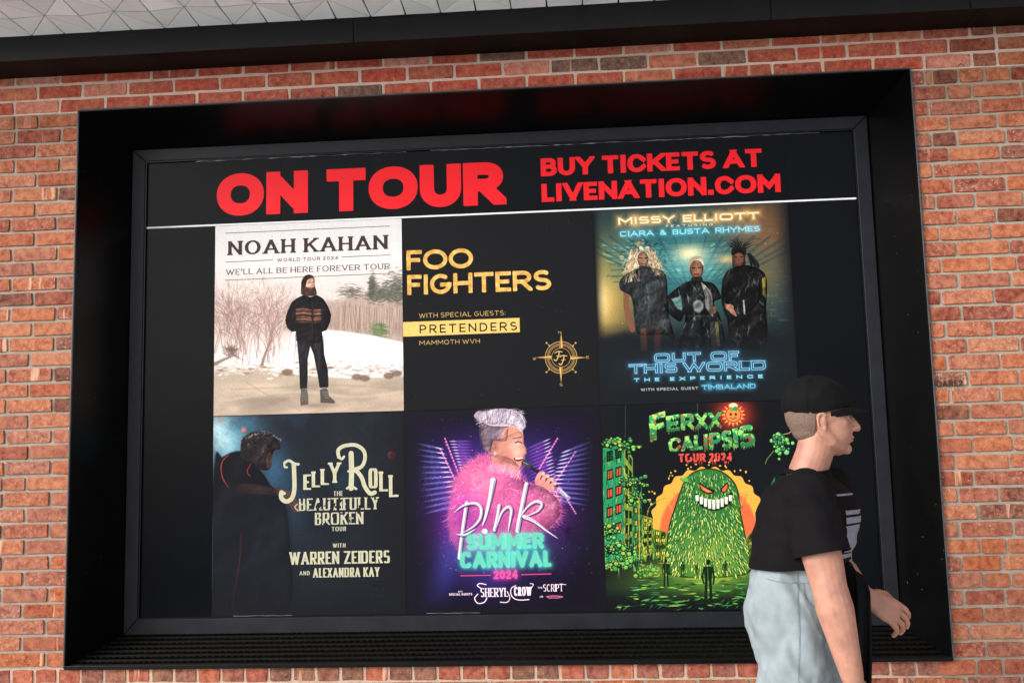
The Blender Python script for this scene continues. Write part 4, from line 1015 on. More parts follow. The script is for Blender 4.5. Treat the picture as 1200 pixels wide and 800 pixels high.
# feather coat
coat = [(190,520),(178,450),(184,370),(200,300),(240,240),(300,200),(360,200),(430,225),(455,290),(470,310),(530,320),(590,370),(596,430),(560,470),(480,520),(400,560),(280,560),(220,560)]
A.poly(coat, (206,84,150), 7, 1, True)
A.blob(300, 300, 80, 60, (236,110,150), .8); A.blob(230, 420, 50, 90, (170,56,160), .7); A.blob(540, 400, 50, 40, (232,120,170), .8)
import itertools
def inside(a, b_, poly):
    c_ = False
    for (x1, y1_), (x2, y2_) in zip(poly, poly[1:]+poly[:1]):
        if (y1_ > b_) != (y2_ > b_) and a < (x2-x1)*(b_-y1_)/(y2_-y1_)+x1: c_ = not c_
    return c_
for k in range(1500):
    a = R.uniform(170, 606); b_ = R.uniform(195, 560)
    if not inside(a, b_, coat): continue
    t = math.atan2(b_-330, a-380)+R.uniform(-1.1, 1.1); ln = R.uniform(10, 34)
    low = (b_-200)/360
    cc = R.choice([(252,168,196),(240,120,168),(226,92,150),(255,196,214),(190,60,136),(160,46,140)] if R.random() > low*.6 else [(176,60,160),(200,80,170),(140,40,140),(220,110,190)])
    A.line([(a, b_), (a+math.cos(t)*ln*.5+R.uniform(-5, 5), b_+math.sin(t)*ln*.5+R.uniform(-5, 5)), (a+math.cos(t)*ln, b_+math.sin(t)*ln)], R.uniform(1.2, 3.2), cc, .9, R.uniform(.4, .85), taper=1)
A.blob(300,540,130,40,(100,30,130),.6)
# head in profile facing right, short pale hair
skin = (214,140,124)
A.poly([(345,150),(360,110),(400,92),(440,96),(456,112),(459,130),(460,158),(470,180),(470,196),(462,204),(466,214),(458,224),(456,238),(444,250),(424,244),(400,236),(378,224),(352,230),(336,214),(336,176)], skin, 1.8, 1, False)
A.poly([(352,214),(380,222),(402,238),(400,262),(350,246)], (190,112,108), 4, .8, True); A.blob(430, 190, 26, 30, (240,180,160), .7); A.blob(398, 200, 20, 30, (190,104,96), .6)
A.poly([(300,60),(296,110),(302,160),(318,190),(336,182),(342,150),(362,146),(378,132),(384,104),(400,84),(370,60)], (140,116,132), 5, .95, True)
A.poly([(274,52),(292,36),(318,40),(346,30),(392,28),(434,40),(460,68),(466,96),(450,112),(434,100),(410,92),(376,96),(340,92),(314,80),(296,74),(280,66)], (206,192,204), 2, 1, True)
for k in range(120):
    a = R.uniform(280, 440); b_ = 34+R.uniform(0, 52); A.line([(a, b_+10), (a+R.uniform(6, 20), b_-R.uniform(-4, 8)), (a+R.uniform(20, 36), b_+R.uniform(2, 14))], R.uniform(1.5, 4), R.choice([(240,232,236),(180,160,184),(130,110,140),(222,206,214)]), 1, .7, True, taper=1)
for k in range(70):
    a = R.uniform(290, 450); A.line([(a, 66+R.uniform(-10, 20)), (a+R.uniform(-6, 12), 40+R.uniform(-8, 8)), (a+R.uniform(-18, 26), 24+R.uniform(-12, 12)+abs(a-380)*.16)], R.uniform(2, 5), R.choice([(236,228,234),(196,178,196),(158,138,166),(110,90,122)]), 1.2, .75, True, taper=1)
for k in range(26): a = R.uniform(400, 450); A.line([(a, 50), (a+14, 62), (462+R.uniform(-6, 10), 84+R.uniform(-6, 22))], R.uniform(2, 4), R.choice([(236,228,234),(196,178,196),(140,120,150)]), 1.2, .75, True, taper=1)
for k in range(12): A.line([(R.uniform(290, 320), R.uniform(40, 70)), (R.uniform(270, 300), R.uniform(34, 76))], 3, (214,200,210), 1, .8, taper=1)
for k in range(50): A.line([(R.uniform(304, 390), R.uniform(96, 150)), ]+[(R.uniform(304, 390), R.uniform(96, 150))], 1.2, R.choice([(96,82,104),(160,146,166)]), 1, .25)
A.poly([(344,152),(356,146),(366,160),(362,180),(350,184),(344,170)], (206,126,112), 1.4, 1, True); A.line([(350,158),(356,168),(352,178)], 2.4, (140,74,70), 1, .8, True); A.disc(352,196,5,7,(230,230,240),.8,2); A.line([(352,186),(344,206),(330,212)], 2, (220,220,230), 1, .8, True)
A.line([(420,140),(450,134)], 4.4, (110,80,84), 1.4, .95); A.line([(428,156),(440,151),(452,156)], 4, (54,34,44), 1.2, .95, True); A.line([(432,160),(450,160)], 3, (230,220,220), 1, .6)
A.line([(426,216),(440,222),(458,214)], 8, (120,30,44), 1.4, .95, True); A.line([(430,215),(456,213)], 4, (250,244,244), 1, .95)
# microphone and hand
A.line([(476,240),(520,270),(600,340)], 12, (34,32,44), 1.4, 1); A.disc(470, 236, 20, 14, (60,58,72), 1, 2, ang=.5); A.line([(458,228),(476,236)], 3, (180,180,200), 1, .7); A.line([(590,330),(628,362)], 16, (150,150,168), 1.6, .95); A.line([(592,326),(624,356)], 4, (240,240,250), 1, .8)
for k, (a, b_) in enumerate(((524,270),(542,280),(558,292),(570,308))):
    A.line([(a-14, b_+26), (a-4, b_+4), (a+8, b_)], 17-k*1.3, (226,150,134), 1.4, 1, True); A.line([(a-6, b_+30), (a+2, b_+8)], 2, (150,80,78), 1.2, .8); A.disc(a+8, b_+1, 4, 4, (250,200,196), .8, 1.4)
A.poly([(506,290),(540,300),(572,318),(566,336),(520,326),(502,310)], (214,138,124), 2.4, 1, True)
for k in range(160):
    a = R.uniform(486, 596); b_ = R.uniform(318, 400); t = R.uniform(0, 6.28); A.line([(a, b_), (a+math.cos(t)*20, b_+math.sin(t)*20)], 2.4, R.choice([(252,178,206),(236,120,176),(210,84,150),(255,206,222)]), 1, .7, taper=1)
A.relief(coat, .25, 36, 1, 7, 26, .28, .2)
A.relief([(345,150),(372,140),(420,120),(444,112),(458,130),(460,158),(470,180),(470,196),(462,204),(466,214),(458,224),(456,238),(444,250),(424,244),(400,236),(378,224),(352,230),(336,214),(336,176)], .22, 30, 1, 8, 10, .25, -.25)
A.relief([(276,50),(300,34),(340,30),(392,30),(436,44),(460,78),(462,106),(444,104),(420,92),(380,86),(340,88),(312,80),(290,72),(276,64)], .5, 60, 1, 9, 8, .3, -.2)
A.relief([(300,80),(296,110),(300,160),(318,190),(338,180),(344,150),(376,150),(396,146),(402,112),(400,94),(340,92)], .4, 90, 1, 10, 12, .4, -.4)
A.poly([(338,206),(362,214),(400,232),(440,246),(432,262),(390,262),(350,244)], (204,128,120), 3, 1, True); A.blob(376, 226, 22, 12, (172,96,98), .7)
for k in range(150):
    a = R.uniform(330, 450); b_ = 236+(a-330)*.26+R.uniform(-4, 22); A.line([(a, b_+8), (a+R.uniform(-8, 10), b_-6), (a+R.uniform(-14, 18), b_-R.uniform(8, 20))], R.uniform(1.4, 3), R.choice([(252,168,196),(236,118,168),(214,84,146),(255,196,214)]), 1, .8, True, taper=1)
for k in range(420):
    i_ = R.randrange(len(coat)-1); t = R.random(); a = coat[i_][0]*(1-t)+coat[i_+1][0]*t; b_ = coat[i_][1]*(1-t)+coat[i_+1][1]*t
    if b_ > 520 or (350 < a < 470 and b_ < 250): continue
    an = math.atan2(b_-380, a-380)+R.uniform(-.7, .7); ln = R.uniform(10, 34); A.line([(a, b_), (a+math.cos(an)*ln*.6+R.uniform(-4, 4), b_+math.sin(an)*ln*.6), (a+math.cos(an)*ln, b_+math.sin(an)*ln+R.uniform(-5, 5))], R.uniform(1.2, 2.6), R.choice([(226,100,160),(190,70,150),(250,160,200),(150,50,140)]), 1, R.uniform(.3, .8), True, taper=1)
A.blob(250, 460, 60, 90, (110,30,140), .45); A.blob(350,470,120,60,(150,40,130),.4)
# brushed silver name
def brush(l, wd, tp=2):
    A.line([(a+3, b_+4) for a, b_ in l], wd+5, (60,24,80), 1.6, .75, True, taper=tp); A.line(l, wd, (214,210,222), 1, 1, True, taper=tp)
    A.line([(a-wd*.12, b_-1) for a, b_ in l], wd*.34, (252,252,255), 1, .95, True, taper=tp); A.line([(a+wd*.26, b_+1) for a, b_ in l], wd*.2, (120,112,140), 1, .9, True, taper=tp)
brush([(246,380),(236,450),(226,520),(218,586)], 13, 0); brush([(200,416),(232,392),(276,382),(300,400),(296,440),(268,472),(228,494)], 12); brush([(206,498),(240,500),(280,478)], 8)
brush([(345,296),(334,360),(318,428),(306,466)], 22, 1); A.disc(316, 489, 12, 11, (60,24,80), .7, 2); A.disc(314, 487, 11, 10, (232,230,238)); A.disc(311,484,4,4,(255,255,255),.9,2)
brush([(368,390),(362,430),(350,482)], 12, 0); brush([(360,470),(376,420),(400,396),(414,408),(408,450),(402,488)], 12); 
brush([(470,310),(456,380),(444,440),(436,486)], 15, 0); brush([(446,436),(470,400),(504,376),(528,384),(512,412),(460,434)], 11); brush([(462,432),(500,450),(548,486),(586,512)], 16, 1)
tl = (88, 196, 170)
for t_, a in (('SUMMER', (247,557,536,550)), ('CARNIVAL', (222,626,565,619))):
    pass
A.blob(400, 560, 170, 62, (30,120,120), .5)
A.text('SUMMER', 247,557,536,549, 58, tl, .29, .25, cap='round', sp=.08, sq=3, glow=((20,150,130), .12, .9)); A.text('CARNIVAL', 222,626,565,618, 61, tl, .28, .24, cap='round', sp=.08, sq=3, glow=((20,150,130), .12, .9))
A.text('2024', 348,666,438,663, 32, (238,64,140), .24, .2, cap='round', sp=.14, glow=((200,20,110), .2, .7)); A.line([(225,653),(335,651)], 4, (222,46,120), 1); A.line([(452,649),(562,646)], 4, (222,46,120), 1)
pk = (246,222,236)
A.text('WITH', 214,716,230,715, 6, pk, .22, sp=.3); A.text('SPECIAL GUESTS', 180,728,267,726, 9, pk, .26, sp=.16, alpha=.95)
A.text('SHERYL', 298,734,400,730, 34, pk, .16, .08, sq=2.4, sp=.10, serif=.05); A.text('CROW', 424,730,490,726, 34, pk, .18, .08, sq=2.4, sp=.10, serif=.05)
A.line([(300,700),(286,690),(296,682),(318,686)], 4, pk, 1, 1, True); A.line([(288,722),(276,738),(288,756),(312,752),(322,736)], 4.4, pk, 1, 1, True); A.line([(398,712),(408,736),(398,752),(372,752)], 3.6, pk, 1, 1, True); A.line([(430,690),(414,700),(412,722),(424,738),(446,744),(480,742)], 4, pk, 1, 1, True); A.line([(488,700),(496,686),(484,682)], 3, pk, 1, 1, True)
A.text('THE', 512,702,530,701, 7, pk, .2); A.text('SCRIPT', 533,714,608,710, 28, pk, .12, .09, sp=.1, serif=.03); A.line([(596,684),(618,686)], 3, pk)
A.text('AND', 520,735,533,734, 6, pk, .22); A.text('SUPPORTS', 545,737,606,734, 9, (236,110,160), .28, sp=.1) if False else A.line([(546,731),(570,728),(590,729),(606,732),(588,736),(556,736),(546,731)], 4, (226,110,150), 1.2, .9)
A.noise(.12, 240, 3)
A.build('poster', label='violet concert poster of a singer in a pink feather coat holding a microphone')

# ---- green slime poster
A = Art(GX[2]+.0005, GX[3], GZ[2], GZ[1]-.0015, 900, (23, 25, 29), (700, 460), 3.077)
R = random.Random(61)
A.noise(.25, 6, 9)
G1, G2, G3, G4c, YL, DK = (34,150,84), (98,196,70), (20,96,62), (170,214,60), (214,206,60), (16,26,20)
# sun disc behind
A.poly([(400+math.cos(t)*(206+5*math.cos(t*26)), 478-math.sin(t)*(208+5*math.cos(t*26))) for t in np.linspace(0, 2*math.pi, 180, endpoint=False)], (236,164,42), 1.4)
for k in range(26): a = R.uniform(.1, 3.04); r_ = R.uniform(216, 236); A.disc(400+math.cos(a)*r_, 478-math.sin(a)*r_, R.uniform(2, 5), R.uniform(2, 5), (236,186,50), 1, 1.2)
A.disc(400, 500, 176, 176, (232,92,34), 1, 6)
for k in range(30): A.line([(220+R.uniform(0, 360), 330+R.uniform(0, 120)), (220+R.uniform(0, 360), 360+R.uniform(0, 140))], R.uniform(4, 12), R.choice([(244,150,40),(214,66,30),(250,186,60)]), 2, .5, taper=2)
# street canyon on both sides
def building(x0, x1, t0, t1, b0, b1, wall, nwin, win, leafy=True):
    A.poly([(x0,t0),(x1,t1),(x1,b1),(x0,b0)], wall, 1.4)
    for k in range(110): t = R.random(); a = x0+(x1-x0)*t; tt = t0+(t1-t0)*t; bb_ = b0+(b1-b0)*t; y_ = tt+(bb_-tt)*R.random(); A.line([(a, y_), (a+R.uniform(-4, 4), y_+R.uniform(6, 26))], R.uniform(1, 3), R.choice([DK, DK, DK, G2, YL, G3]), 1, .8)
    for r_ in range(nwin):
        for c_ in range(2):
            ta, tb = .18+c_*.42, .48+c_*.42; ya, yb = (r_+.25)/(nwin+.2), (r_+.8)/(nwin+.2)
            q = lambda t, y_: (x0+(x1-x0)*t, (t0+(t1-t0)*t)*(1-y_)+(b0+(b1-b0)*t)*y_)
            A.poly([q(ta,ya), q(tb,ya), q(tb,yb), q(ta,yb)], DK, 1.2); A.poly([q(ta+.05,ya+.012), q(tb-.03,ya+.012), q(tb-.03,yb-.012), q(ta+.05,yb-.012)], R.choice(win), 1.2); A.line([q((ta+tb)/2,ya), q((ta+tb)/2,yb)], 2, DK)
building(20, 95, 200, 178, 620, 590, (30,138,88), 6, [(200,66,40),(170,80,40),(24,40,30),(24,60,40)])
building(95, 128, 178, 236, 590, 560, (110,140,50), 7, [(20,40,30),(30,60,40)])
building(128, 160, 300, 330, 600, 570, (34,110,64), 6, [(220,200,60),(20,40,24)])
building(160, 200, 440, 452, 600, 580, (120,140,40), 5, [(230,210,70),(30,50,24)])
building(200, 250, 490, 500, 600, 590, (90,120,36), 4, [(240,220,70),(40,60,24)])
building(250, 282, 530, 540, 600, 594, (70,100,36), 3, [(240,220,70),(40,60,24)])
building(540, 575, 520, 480, 600, 620, (90,120,36), 4, [(240,220,70),(40,60,24)]); building(575, 640, 440, 300, 620, 640, (30,120,60), 6, [(220,80,40),(20,40,24)])
for x_, y_, n__ in ((55,180,26),(110,190,20),(135,320,22),(150,380,14),(40,500,20),(70,560,36),(120,600,40),(180,640,30),(60,620,30),(30,480,10),(615,190,0)):
    for k in range(int(n__*1.5)):
        a, b_ = x_+R.gauss(0, 24), y_+R.gauss(0, 10); r_ = R.uniform(2.5, 8); A.disc(a, b_+1.5, r_+2.2, r_+2, DK, .95); A.disc(a, b_, r_, r_*.9, R.choice([G2, G1, (110,184,70), G3, (60,130,60), (150,180,60)]), 1); A.line([(a-r_*.6, b_-r_*.1), (a-r_*.1, b_-r_*.5), (a+r_*.4, b_-r_*.3)], 1.6, (190,226,120), .9, .8)
for k in range(26): a = R.uniform(30, 230); b_ = R.uniform(560, 640); A.line([(a, b_), (a+R.uniform(-3, 3), b_+R.uniform(10, 36))], R.uniform(2, 5), R.choice([G1, G2]), 1, .9, taper=1)
A.line([(180,440),(190,410),(230,384),(246,380)], 3, (110,150,50), 1, .9, True); A.line([(150,380),(152,600)], 4, (196,176,50), 1, .9)
# leafy corner at right
for k in range(60): a, b_ = 660+R.gauss(0, 16), 176+R.gauss(0, 20)+abs(R.gauss(0, 8)); r_ = R.uniform(4, 10); A.disc(a, b_+1, r_+2, r_+2, DK, .9); A.disc(a, b_, r_, r_, R.choice([G1, G2, (110,190,110), (46,120,80)]), 1); A.disc(a-2, b_-2, r_*.3, r_*.3, (190,230,170), .9)
A.line([(672,150),(690,146),(700,140),(716,146),(734,140)], 2.4, (226,200,130), 1, .9, True); A.line([(636,210),(612,240),(606,256)], 3, (90,150,80), 1, .9, True)
# ground
A.blob(390, 640, 210, 46, (140,176,50), .95); A.blob(380, 690, 300, 40, (70,130,46), .7)
for k in range(420):
    b_ = R.uniform(604, 775); t = (b_-604)/170; a = 380+R.uniform(-1, 1)*(180+150*t); ln = R.uniform(8, 44)*(.4+t); A.line([(a, b_), (a+ln, b_+R.uniform(-5, 5)*t)], R.uniform(1.5, 5)*(.4+t), R.choice([DK, DK, G1, G2, G4c, (20,60,34)] if t > .35 else [G2, YL, G4c, (90,120,30), (150,170,50)]), 1, .85, taper=2)
for k in range(40): a, b_ = R.uniform(60, 640), R.uniform(745, 785); A.line([(a, b_), (a+R.uniform(8, 30), b_-R.uniform(4, 20))], 3, R.choice([G2, G1, (60,150,80)]), 1, .7, taper=2)
# slime mound
mound = [(250,640),(252,560),(262,480),(280,420),(300,360),(318,318),(350,288),(400,276),(446,286),(486,318),(506,360),(512,420),(524,480),(538,560),(546,640),(470,660),(330,662)]
A.poly([(400+(a-400)*1.03, 470+(b_-470)*1.02) for a, b_ in mound], DK, 2, 1, True); A.poly(mound, (44,112,48), 1.6, 1, True); A.blob(410, 590, 110, 90, (150,180,50), .7)
for k in range(900):
    a, b_ = R.uniform(250, 545), R.uniform(284, 655)
    if not inside(a, b_, mound): continue
    lean = (a-398)/150; ln = R.uniform(8, 22); low = (b_-300)/350; wd = R.uniform(3, 7)
    cc = R.choice([(52,138,62),(104,176,64),(36,116,60),(150,196,76)] if R.random() > low*.8 else [(196,212,70),(170,200,60),(120,170,50),(220,220,90)])
    l = [(a, b_), (a+lean*4+R.uniform(-3, 3), b_+ln*.5), (a+lean*8, b_+ln)]
    A.line(l, wd+4, (14,46,28), .9, .9, True, taper=2); A.line(l, wd, cc, .9, 1, True, taper=2); A.line([(q[0]-1.2, q[1]) for q in l[:2]], wd*.35, (220,240,160), .9, .8)
for k in range(7): A.line([(320+k*22, 300-abs(3-k)*-4), (300+k*26, 286+abs(3-k)*8), (318+k*20, 330)], 5, (46,140,70), 1, .8, True, taper=2)
A.poly([(300,318),(322,300),(330,322)], (90,170,60), 1.4)
for x0_, x1_, y0_, y1_, dr in ((366,424,328,366,1),(444,472,330,358,-1)):
    pass
A.poly([(364,322),(372,350),(396,366),(420,362),(424,352),(398,342)], DK, 2.4, 1); A.poly([(369,330),(377,349),(397,361),(416,358),(398,348)], (240,84,38), 1.4); A.line([(380,346),(404,356)], 3, (252,176,60), 1, .9)
A.poly([(472,320),(446,344),(444,358),(460,360),(472,344)], DK, 2.4, 1); A.poly([(469,328),(450,346),(449,355),(460,356),(469,342)], (240,84,38), 1.4)
A.poly([(352,364),(380,380),(420,386),(460,378),(484,360),(486,384),(470,408),(430,424),(394,420),(366,402)], DK, 2.4, 1, True)
for k in range(9):
    t = k/8; a = 360+t*120; u_ = 372+math.sin(t*math.pi)*16; l_ = 390+math.sin(t*math.pi)*30; wd_ = 6.6; A.poly([(a-wd_,u_-3),(a+wd_,u_-3),(a+wd_*.8,l_),(a-wd_*.8,l_)], (226,232,214), 1.2); A.line([(a+wd_*.5,u_),(a+wd_*.4,l_-3)], 1.6, (150,170,150), 1, .6)
# little figures in the street
for a, b_, h in ((400,752,150),(248,696,96),(308,664,56),(460,662,56),(358,654,36)):
    c5 = (22,38,26); s_ = h/150
    A.disc(a, b_-h+8*s_, 8*s_, 10*s_, c5); A.poly([(a-16*s_,b_-h+24*s_),(a+16*s_,b_-h+24*s_),(a+12*s_,b_-h+75*s_),(a-12*s_,b_-h+75*s_)], c5, 1.2); A.line([(a-7*s_,b_-h+72*s_),(a-10*s_,b_)], 10*s_, c5); A.line([(a+7*s_,b_-h+72*s_),(a+11*s_,b_-2*s_)], 10*s_, c5); A.line([(a-15*s_,b_-h+28*s_),(a-22*s_,b_-h+62*s_),(a-16*s_,b_-h+84*s_)], 6*s_, c5); A.line([(a+15*s_,b_-h+28*s_),(a+21*s_,b_-h+60*s_),(a+18*s_,b_-h+86*s_)], 6*s_, c5); A.line([(a-2*s_,b_-h+30*s_),(a,b_-10*s_)], 2*s_, (110,150,60), 1, .8)
# vertical creases in the print
A.line([(102,0),(100,165)], 1.6, (86,88,94), 1, .8); A.line([(360,30),(364,160)], 1.8, (96,98,104), 1, .8)
# small sun emblem
A.blob(490, 78, 62, 56, (206,36,22), .95); A.blob(490,78,44,40,(224,60,28),.6)
for k in range(16): a = k*math.pi/8; A.poly([(490+math.cos(a-.16)*30,80+math.sin(a-.16)*29),(490+math.cos(a)*45,80+math.sin(a)*43),(490+math.cos(a+.16)*30,80+math.sin(a+.16)*29)], (240,160,50), 1)
A.disc(490, 80, 28, 27, (150,30,16)); A.disc(490, 80, 26, 25, (236,130,44)); A.disc(481, 78, 4, 5, (60,24,14)); A.disc(499, 78, 4, 5, (60,24,14)); A.line([(480,90),(490,95),(500,89)], 3, (70,24,14), 1, 1, True); A.disc(490, 46, 15, 9, (206,210,170)); A.disc(498, 58, 8, 8, (40,140,70)); A.disc(486, 62, 6, 5, (60,160,80))
# slimy title letters, each on its own tilt
def slime(ch, xa, xb, ta, tb, ba, bb_, seed):
    """ta,tb: top at left and right; ba,bb_: base at left and right (note units)"""
    (x0, z0), (x1, z1) = A.q(xa, (ba+bb_)/2), A.q(xb, (ta+tb)/2)
    w_ = A.win(x0-8, x1+8, z0-26, z1+10)
    if not w_: return
    sl_, X, Z = w_; nn = vnoise(A.H, A.W, 90, 71, 2)[sl_]-.5; n2 = vnoise(A.H, A.W, 46, 72, 3)[sl_]-.5
    sh = ((ba-bb_)/(xb-xa))*(X-(x0+x1)/2); Zs = Z-sh
    Hh = z1-z0
    dd = glyph_sd(X+nn*7, Zs+n2*7, (ch, x0, x1-x0, z0, Hh), .26, .21, 2.6)
    drip = np.clip(np.sin(X*.55+seed)*.5+.5, 0, 1)**3*16*(vnoise(A.H, A.W, 60, 73, 1)[sl_]); d2_ = glyph_sd(X, Zs+drip, (ch, x0, x1-x0, z0, Hh), .22, .19, 2.6)
    dd = np.minimum(dd, d2_)
    A.put(sl_, np.clip(.5-(dd-3)/2, 0, 1), (14,40,28)); col = np.where((nn+n2)[..., None] > .10, np.array((140,206,92))/255., np.where((nn-n2)[..., None] > .20, np.array((180,70,34))/255., np.array((46,140,84))/255.))
    k_ = np.clip((Zs-z0)/Hh, 0, 1)[..., None]; col = col*(.75+.45*k_)
    A.put(sl_, np.clip(.5-dd/1.4, 0, 1), col)
slime('F',190,246,78,70,176,160,0); slime('E',250,296,84,78,142,136,1); slime('R',302,348,78,72,136,132,2); slime('X',354,398,76,72,132,130,3); slime('X',402,446,72,68,128,126,4)
slime('C',258,300,164,160,214,210,5); slime('A',304,346,158,154,210,206,6); slime('L',350,378,154,150,206,204,7); slime('I',382,400,150,148,206,203,8); slime('P',404,444,146,140,204,201,9); slime('S',448,486,138,132,202,198,10); slime('I',490,506,130,126,200,197,11); slime('S',510,566,122,110,200,194,12)
A.text('TOUR 2024', 293,250,487,246, 31, (222,60,44), .26, .2, sq=4, sp=.12, wear=.22)
for k in range(14): a = R.uniform(298, 484); A.line([(a,248),(a,250+R.uniform(4, 16))], 3.4, (214,52,40), 1, 1, taper=1)
A.noise(.10, 260, 3)
A.build('poster', label='black concert poster of a grinning green slime mound in front of an orange sun')
LAST[0] = wall
# handwriting on the brick right of the frame
x0, z0 = P(1094, 453, 0); x1, _ = P(1128, 453, 0)
go = lettering_mesh('marker_writing', layout('DARE2', x0+.012, x1, z0, z0+.024, .14, .22), simple('marker_ink', (.02,.01,.01), .6), .19, cap='round', y=-.0035, res=24)

# ------------------------------------------------------------------ the passer-by
from mathutils.bvhtree import BVHTree
from mathutils import noise as mnoise
m_skin = simple('skin', (.40, .195, .14), .5, .2, 22, .25, 260, .45, sss=.12, bdist=.001)
m_shirt = simple('black_cotton', (.0045, .004, .005), .9, .25, 30, .4, 500, .12)
m_capm = simple('black_twill', (.0035, .0035, .004), .85, .25, 30, .5, 600, .15)
m_jeans = simple('pale_blue_denim', (.225, .27, .295), .9, .22, 7, .6, 420, .2)
m_jacket = simple('dark_jacket_cloth', (.006, .0055, .007), .85, .3, 14, .4, 300, .12)
m_hair = simple('cropped_hair', (.17, .115, .09), .8, .6, 420, 1.0, 700, .3)
m_print = simple('faded_grey_print', (.20, .21, .26), .7, .25, 40, .2)
m_shoe = simple('white_shoe_leather', (.55, .55, .54), .5); m_sole = simple('shoe_sole', (.3, .3, .29), .8)
m_eye = simple('eye', (.30, .26, .24), .35); m_iris = simple('iris', (.03, .02, .015), .2); m_lip = simple('lips', (.42, .17, .15), .45); m_brow = simple('eyebrow', (.06, .04, .03), .9)

class Blob:
    def __init__(s): s.v = []; s.f = []
    def add(s, v, f): n = len(s.v); s.v += v; s.f += [tuple(i+n for i in q) for q in f]
    def ell(s, c, rx, ry, rz, yaw=0, pitch=0, n=16):
        Mx = Matrix.Rotation(yaw, 3, 'Z') @ Matrix.Rotation(pitch, 3, 'Y'); v = []; f = []; c = Vector(c)
        for i in range(1, n):
            th = math.pi*i/n
            for j in range(n*2): ph = math.pi*j/n; v.append(tuple(c+Mx @ Vector((rx*math.sin(th)*math.cos(ph), ry*math.sin(th)*math.sin(ph), rz*math.cos(th)))))
        m = n*2; v += [tuple(c+Mx @ Vector((0, 0, rz))), tuple(c+Mx @ Vector((0, 0, -rz)))]
        for i in range(n-2):
            for j in range(m): k = (j+1) % m; f.append((i*m+j, (i+1)*m+j, (i+1)*m+k, i*m+k))
        for j in range(m): k = (j+1) % m; f.append((len(v)-2, j, k)); f.append((len(v)-1, (n-2)*m+k, (n-2)*m+j))
        s.add(v, f); return s
    def tube(s, ring, n=20, caps=True):
        """ring: list of (centre, axis a, axis b) giving ellipses; caps are rounded by extra shrunken rings"""
        rr = []
        def cap(r0, r1, rev):
            c, a, b_ = r0; d_ = (c-r1[0]).normalized(); h = min(a.length, b_.length)
            out = [(c+d_*h*math.sin(t), a*math.cos(t), b_*math.cos(t)) for t in (.5, .95, 1.3, 1.5)]
            return out[::-1] if rev else out
        rr = (cap(ring[0], ring[1], True) if caps else [])+list(ring)+(cap(ring[-1], ring[-2], False) if caps else [])
        v = []; f = []
        for c, a, b_ in rr:
            for j in range(n): t = 2*math.pi*j/n; v.append(tuple(c+a*math.cos(t)+b_*math.sin(t)))
        for i in range(len(rr)-1):
            for j in range(n): k = (j+1) % n; f.append((i*n+j, i*n+k, (i+1)*n+k, (i+1)*n+j))
        f.append(tuple(range(n))[::-1]); f.append(tuple((len(rr)-1)*n+j for j in range(n)))
        s.add(v, f); return s
    def limb(s, pts, n=18, flat=1.0, side=None):
        """pts: (x, y, z, r)"""
        P_ = [Vector(p[:3]) for p in pts]; ring = []; ref = Vector(side) if side else None
        for i, p in enumerate(pts):
            d_ = (P_[min(i+1, len(P_)-1)]-P_[max(i-1, 0)]).normalized(); a = (ref or Vector((0, 1, 0)) if abs(d_.y) < .9 else Vector((1, 0, 0)))
            a = (a-d_*a.dot(d_)).normalized(); b_ = d_.cross(a); ring.append((P_[i], a*p[3]*flat, b_*p[3]))
        return s.tube(ring, n)
    def skin(s, name, mat, parent, voxel, it=4, fold=None, at=(0, 0, 0)):
        me = bpy.data.meshes.new(name+'_raw'); me.from_pydata(s.v, [], s.f); me.update()
        bm = bmesh.new(); bm.from_mesh(me); bmesh.ops.recalc_face_normals(bm, faces=bm.faces); bm.to_mesh(me); bm.free()
        t = bpy.data.objects.new('t', me); C.objects.link(t)
        m = t.modifiers.new('r', 'REMESH'); m.mode = 'VOXEL'; m.voxel_size = voxel; m.use_smooth_shade = True
        m2 = t.modifiers.new('s', 'SMOOTH'); m2.factor = .5; m2.iterations = it
        dg = bpy.context.evaluated_depsgraph_get(); out = bpy.data.meshes.new_from_object(t.evaluated_get(dg)); bpy.data.objects.remove(t)
        if fold:
            nrm = [v.normal.copy() for v in out.vertices]
            for v, nn in zip(out.vertices, nrm): v.co += nn*fold(v.co)
        for v in out.vertices: v.co -= Vector(at)
        out.name = name; out.polygons.foreach_set('use_smooth', [True]*len(out.polygons)); out.materials.clear(); out.materials.append(mat)
        o = bpy.data.objects.new(name, out); C.objects.link(o); o.parent = parent; return o
ORG = Vector((2.93, -.80, -.72))
man = thing('person', 'person in black cap and black t-shirt walking past the billboard, pale blue jeans', 'person', ORG)
V = Vector
YW = math.radians(-40)                       # chest turned a little towards the street
F_ = V((math.cos(YW), math.sin(YW), 0)); S_ = V((-math.sin(YW), math.cos(YW), 0))   # forward, his left
def tor(x, y, z, rf, rs): return (V((x, y, z)), S_*rs, F_*rf)
SHR = V((2.925, -.955, .705)); SHL = V((3.075, -.655, .71))      # right (near) and left shoulder
ELR = V((2.965, -1.01, .42)); WRR = V((3.015, -1.02, .155))
ELL = V((3.10, -.585, .44)); WRL = V((3.170, -.64, .342))
B = Blob()
# trunk, neck
B.tube([tor(2.915,-.80,.36,.11,.15), tor(2.93,-.80,.45,.105,.14), tor(2.955,-.80,.58,.12,.165), tor(2.96,-.80,.67,.11,.16), tor(2.96,-.80,.735,.06,.09)], 28)
B.limb([(2.95,-.80,.72,.066), (2.965,-.80,.77,.062), (2.99,-.80,.83,.060), (3.005,-.80,.89,.060)], 22)
B.limb([(2.95,-.86,.700,.040), (*SHR, .050)]); B.limb([(2.98,-.75,.700,.040), (*SHL, .048)])
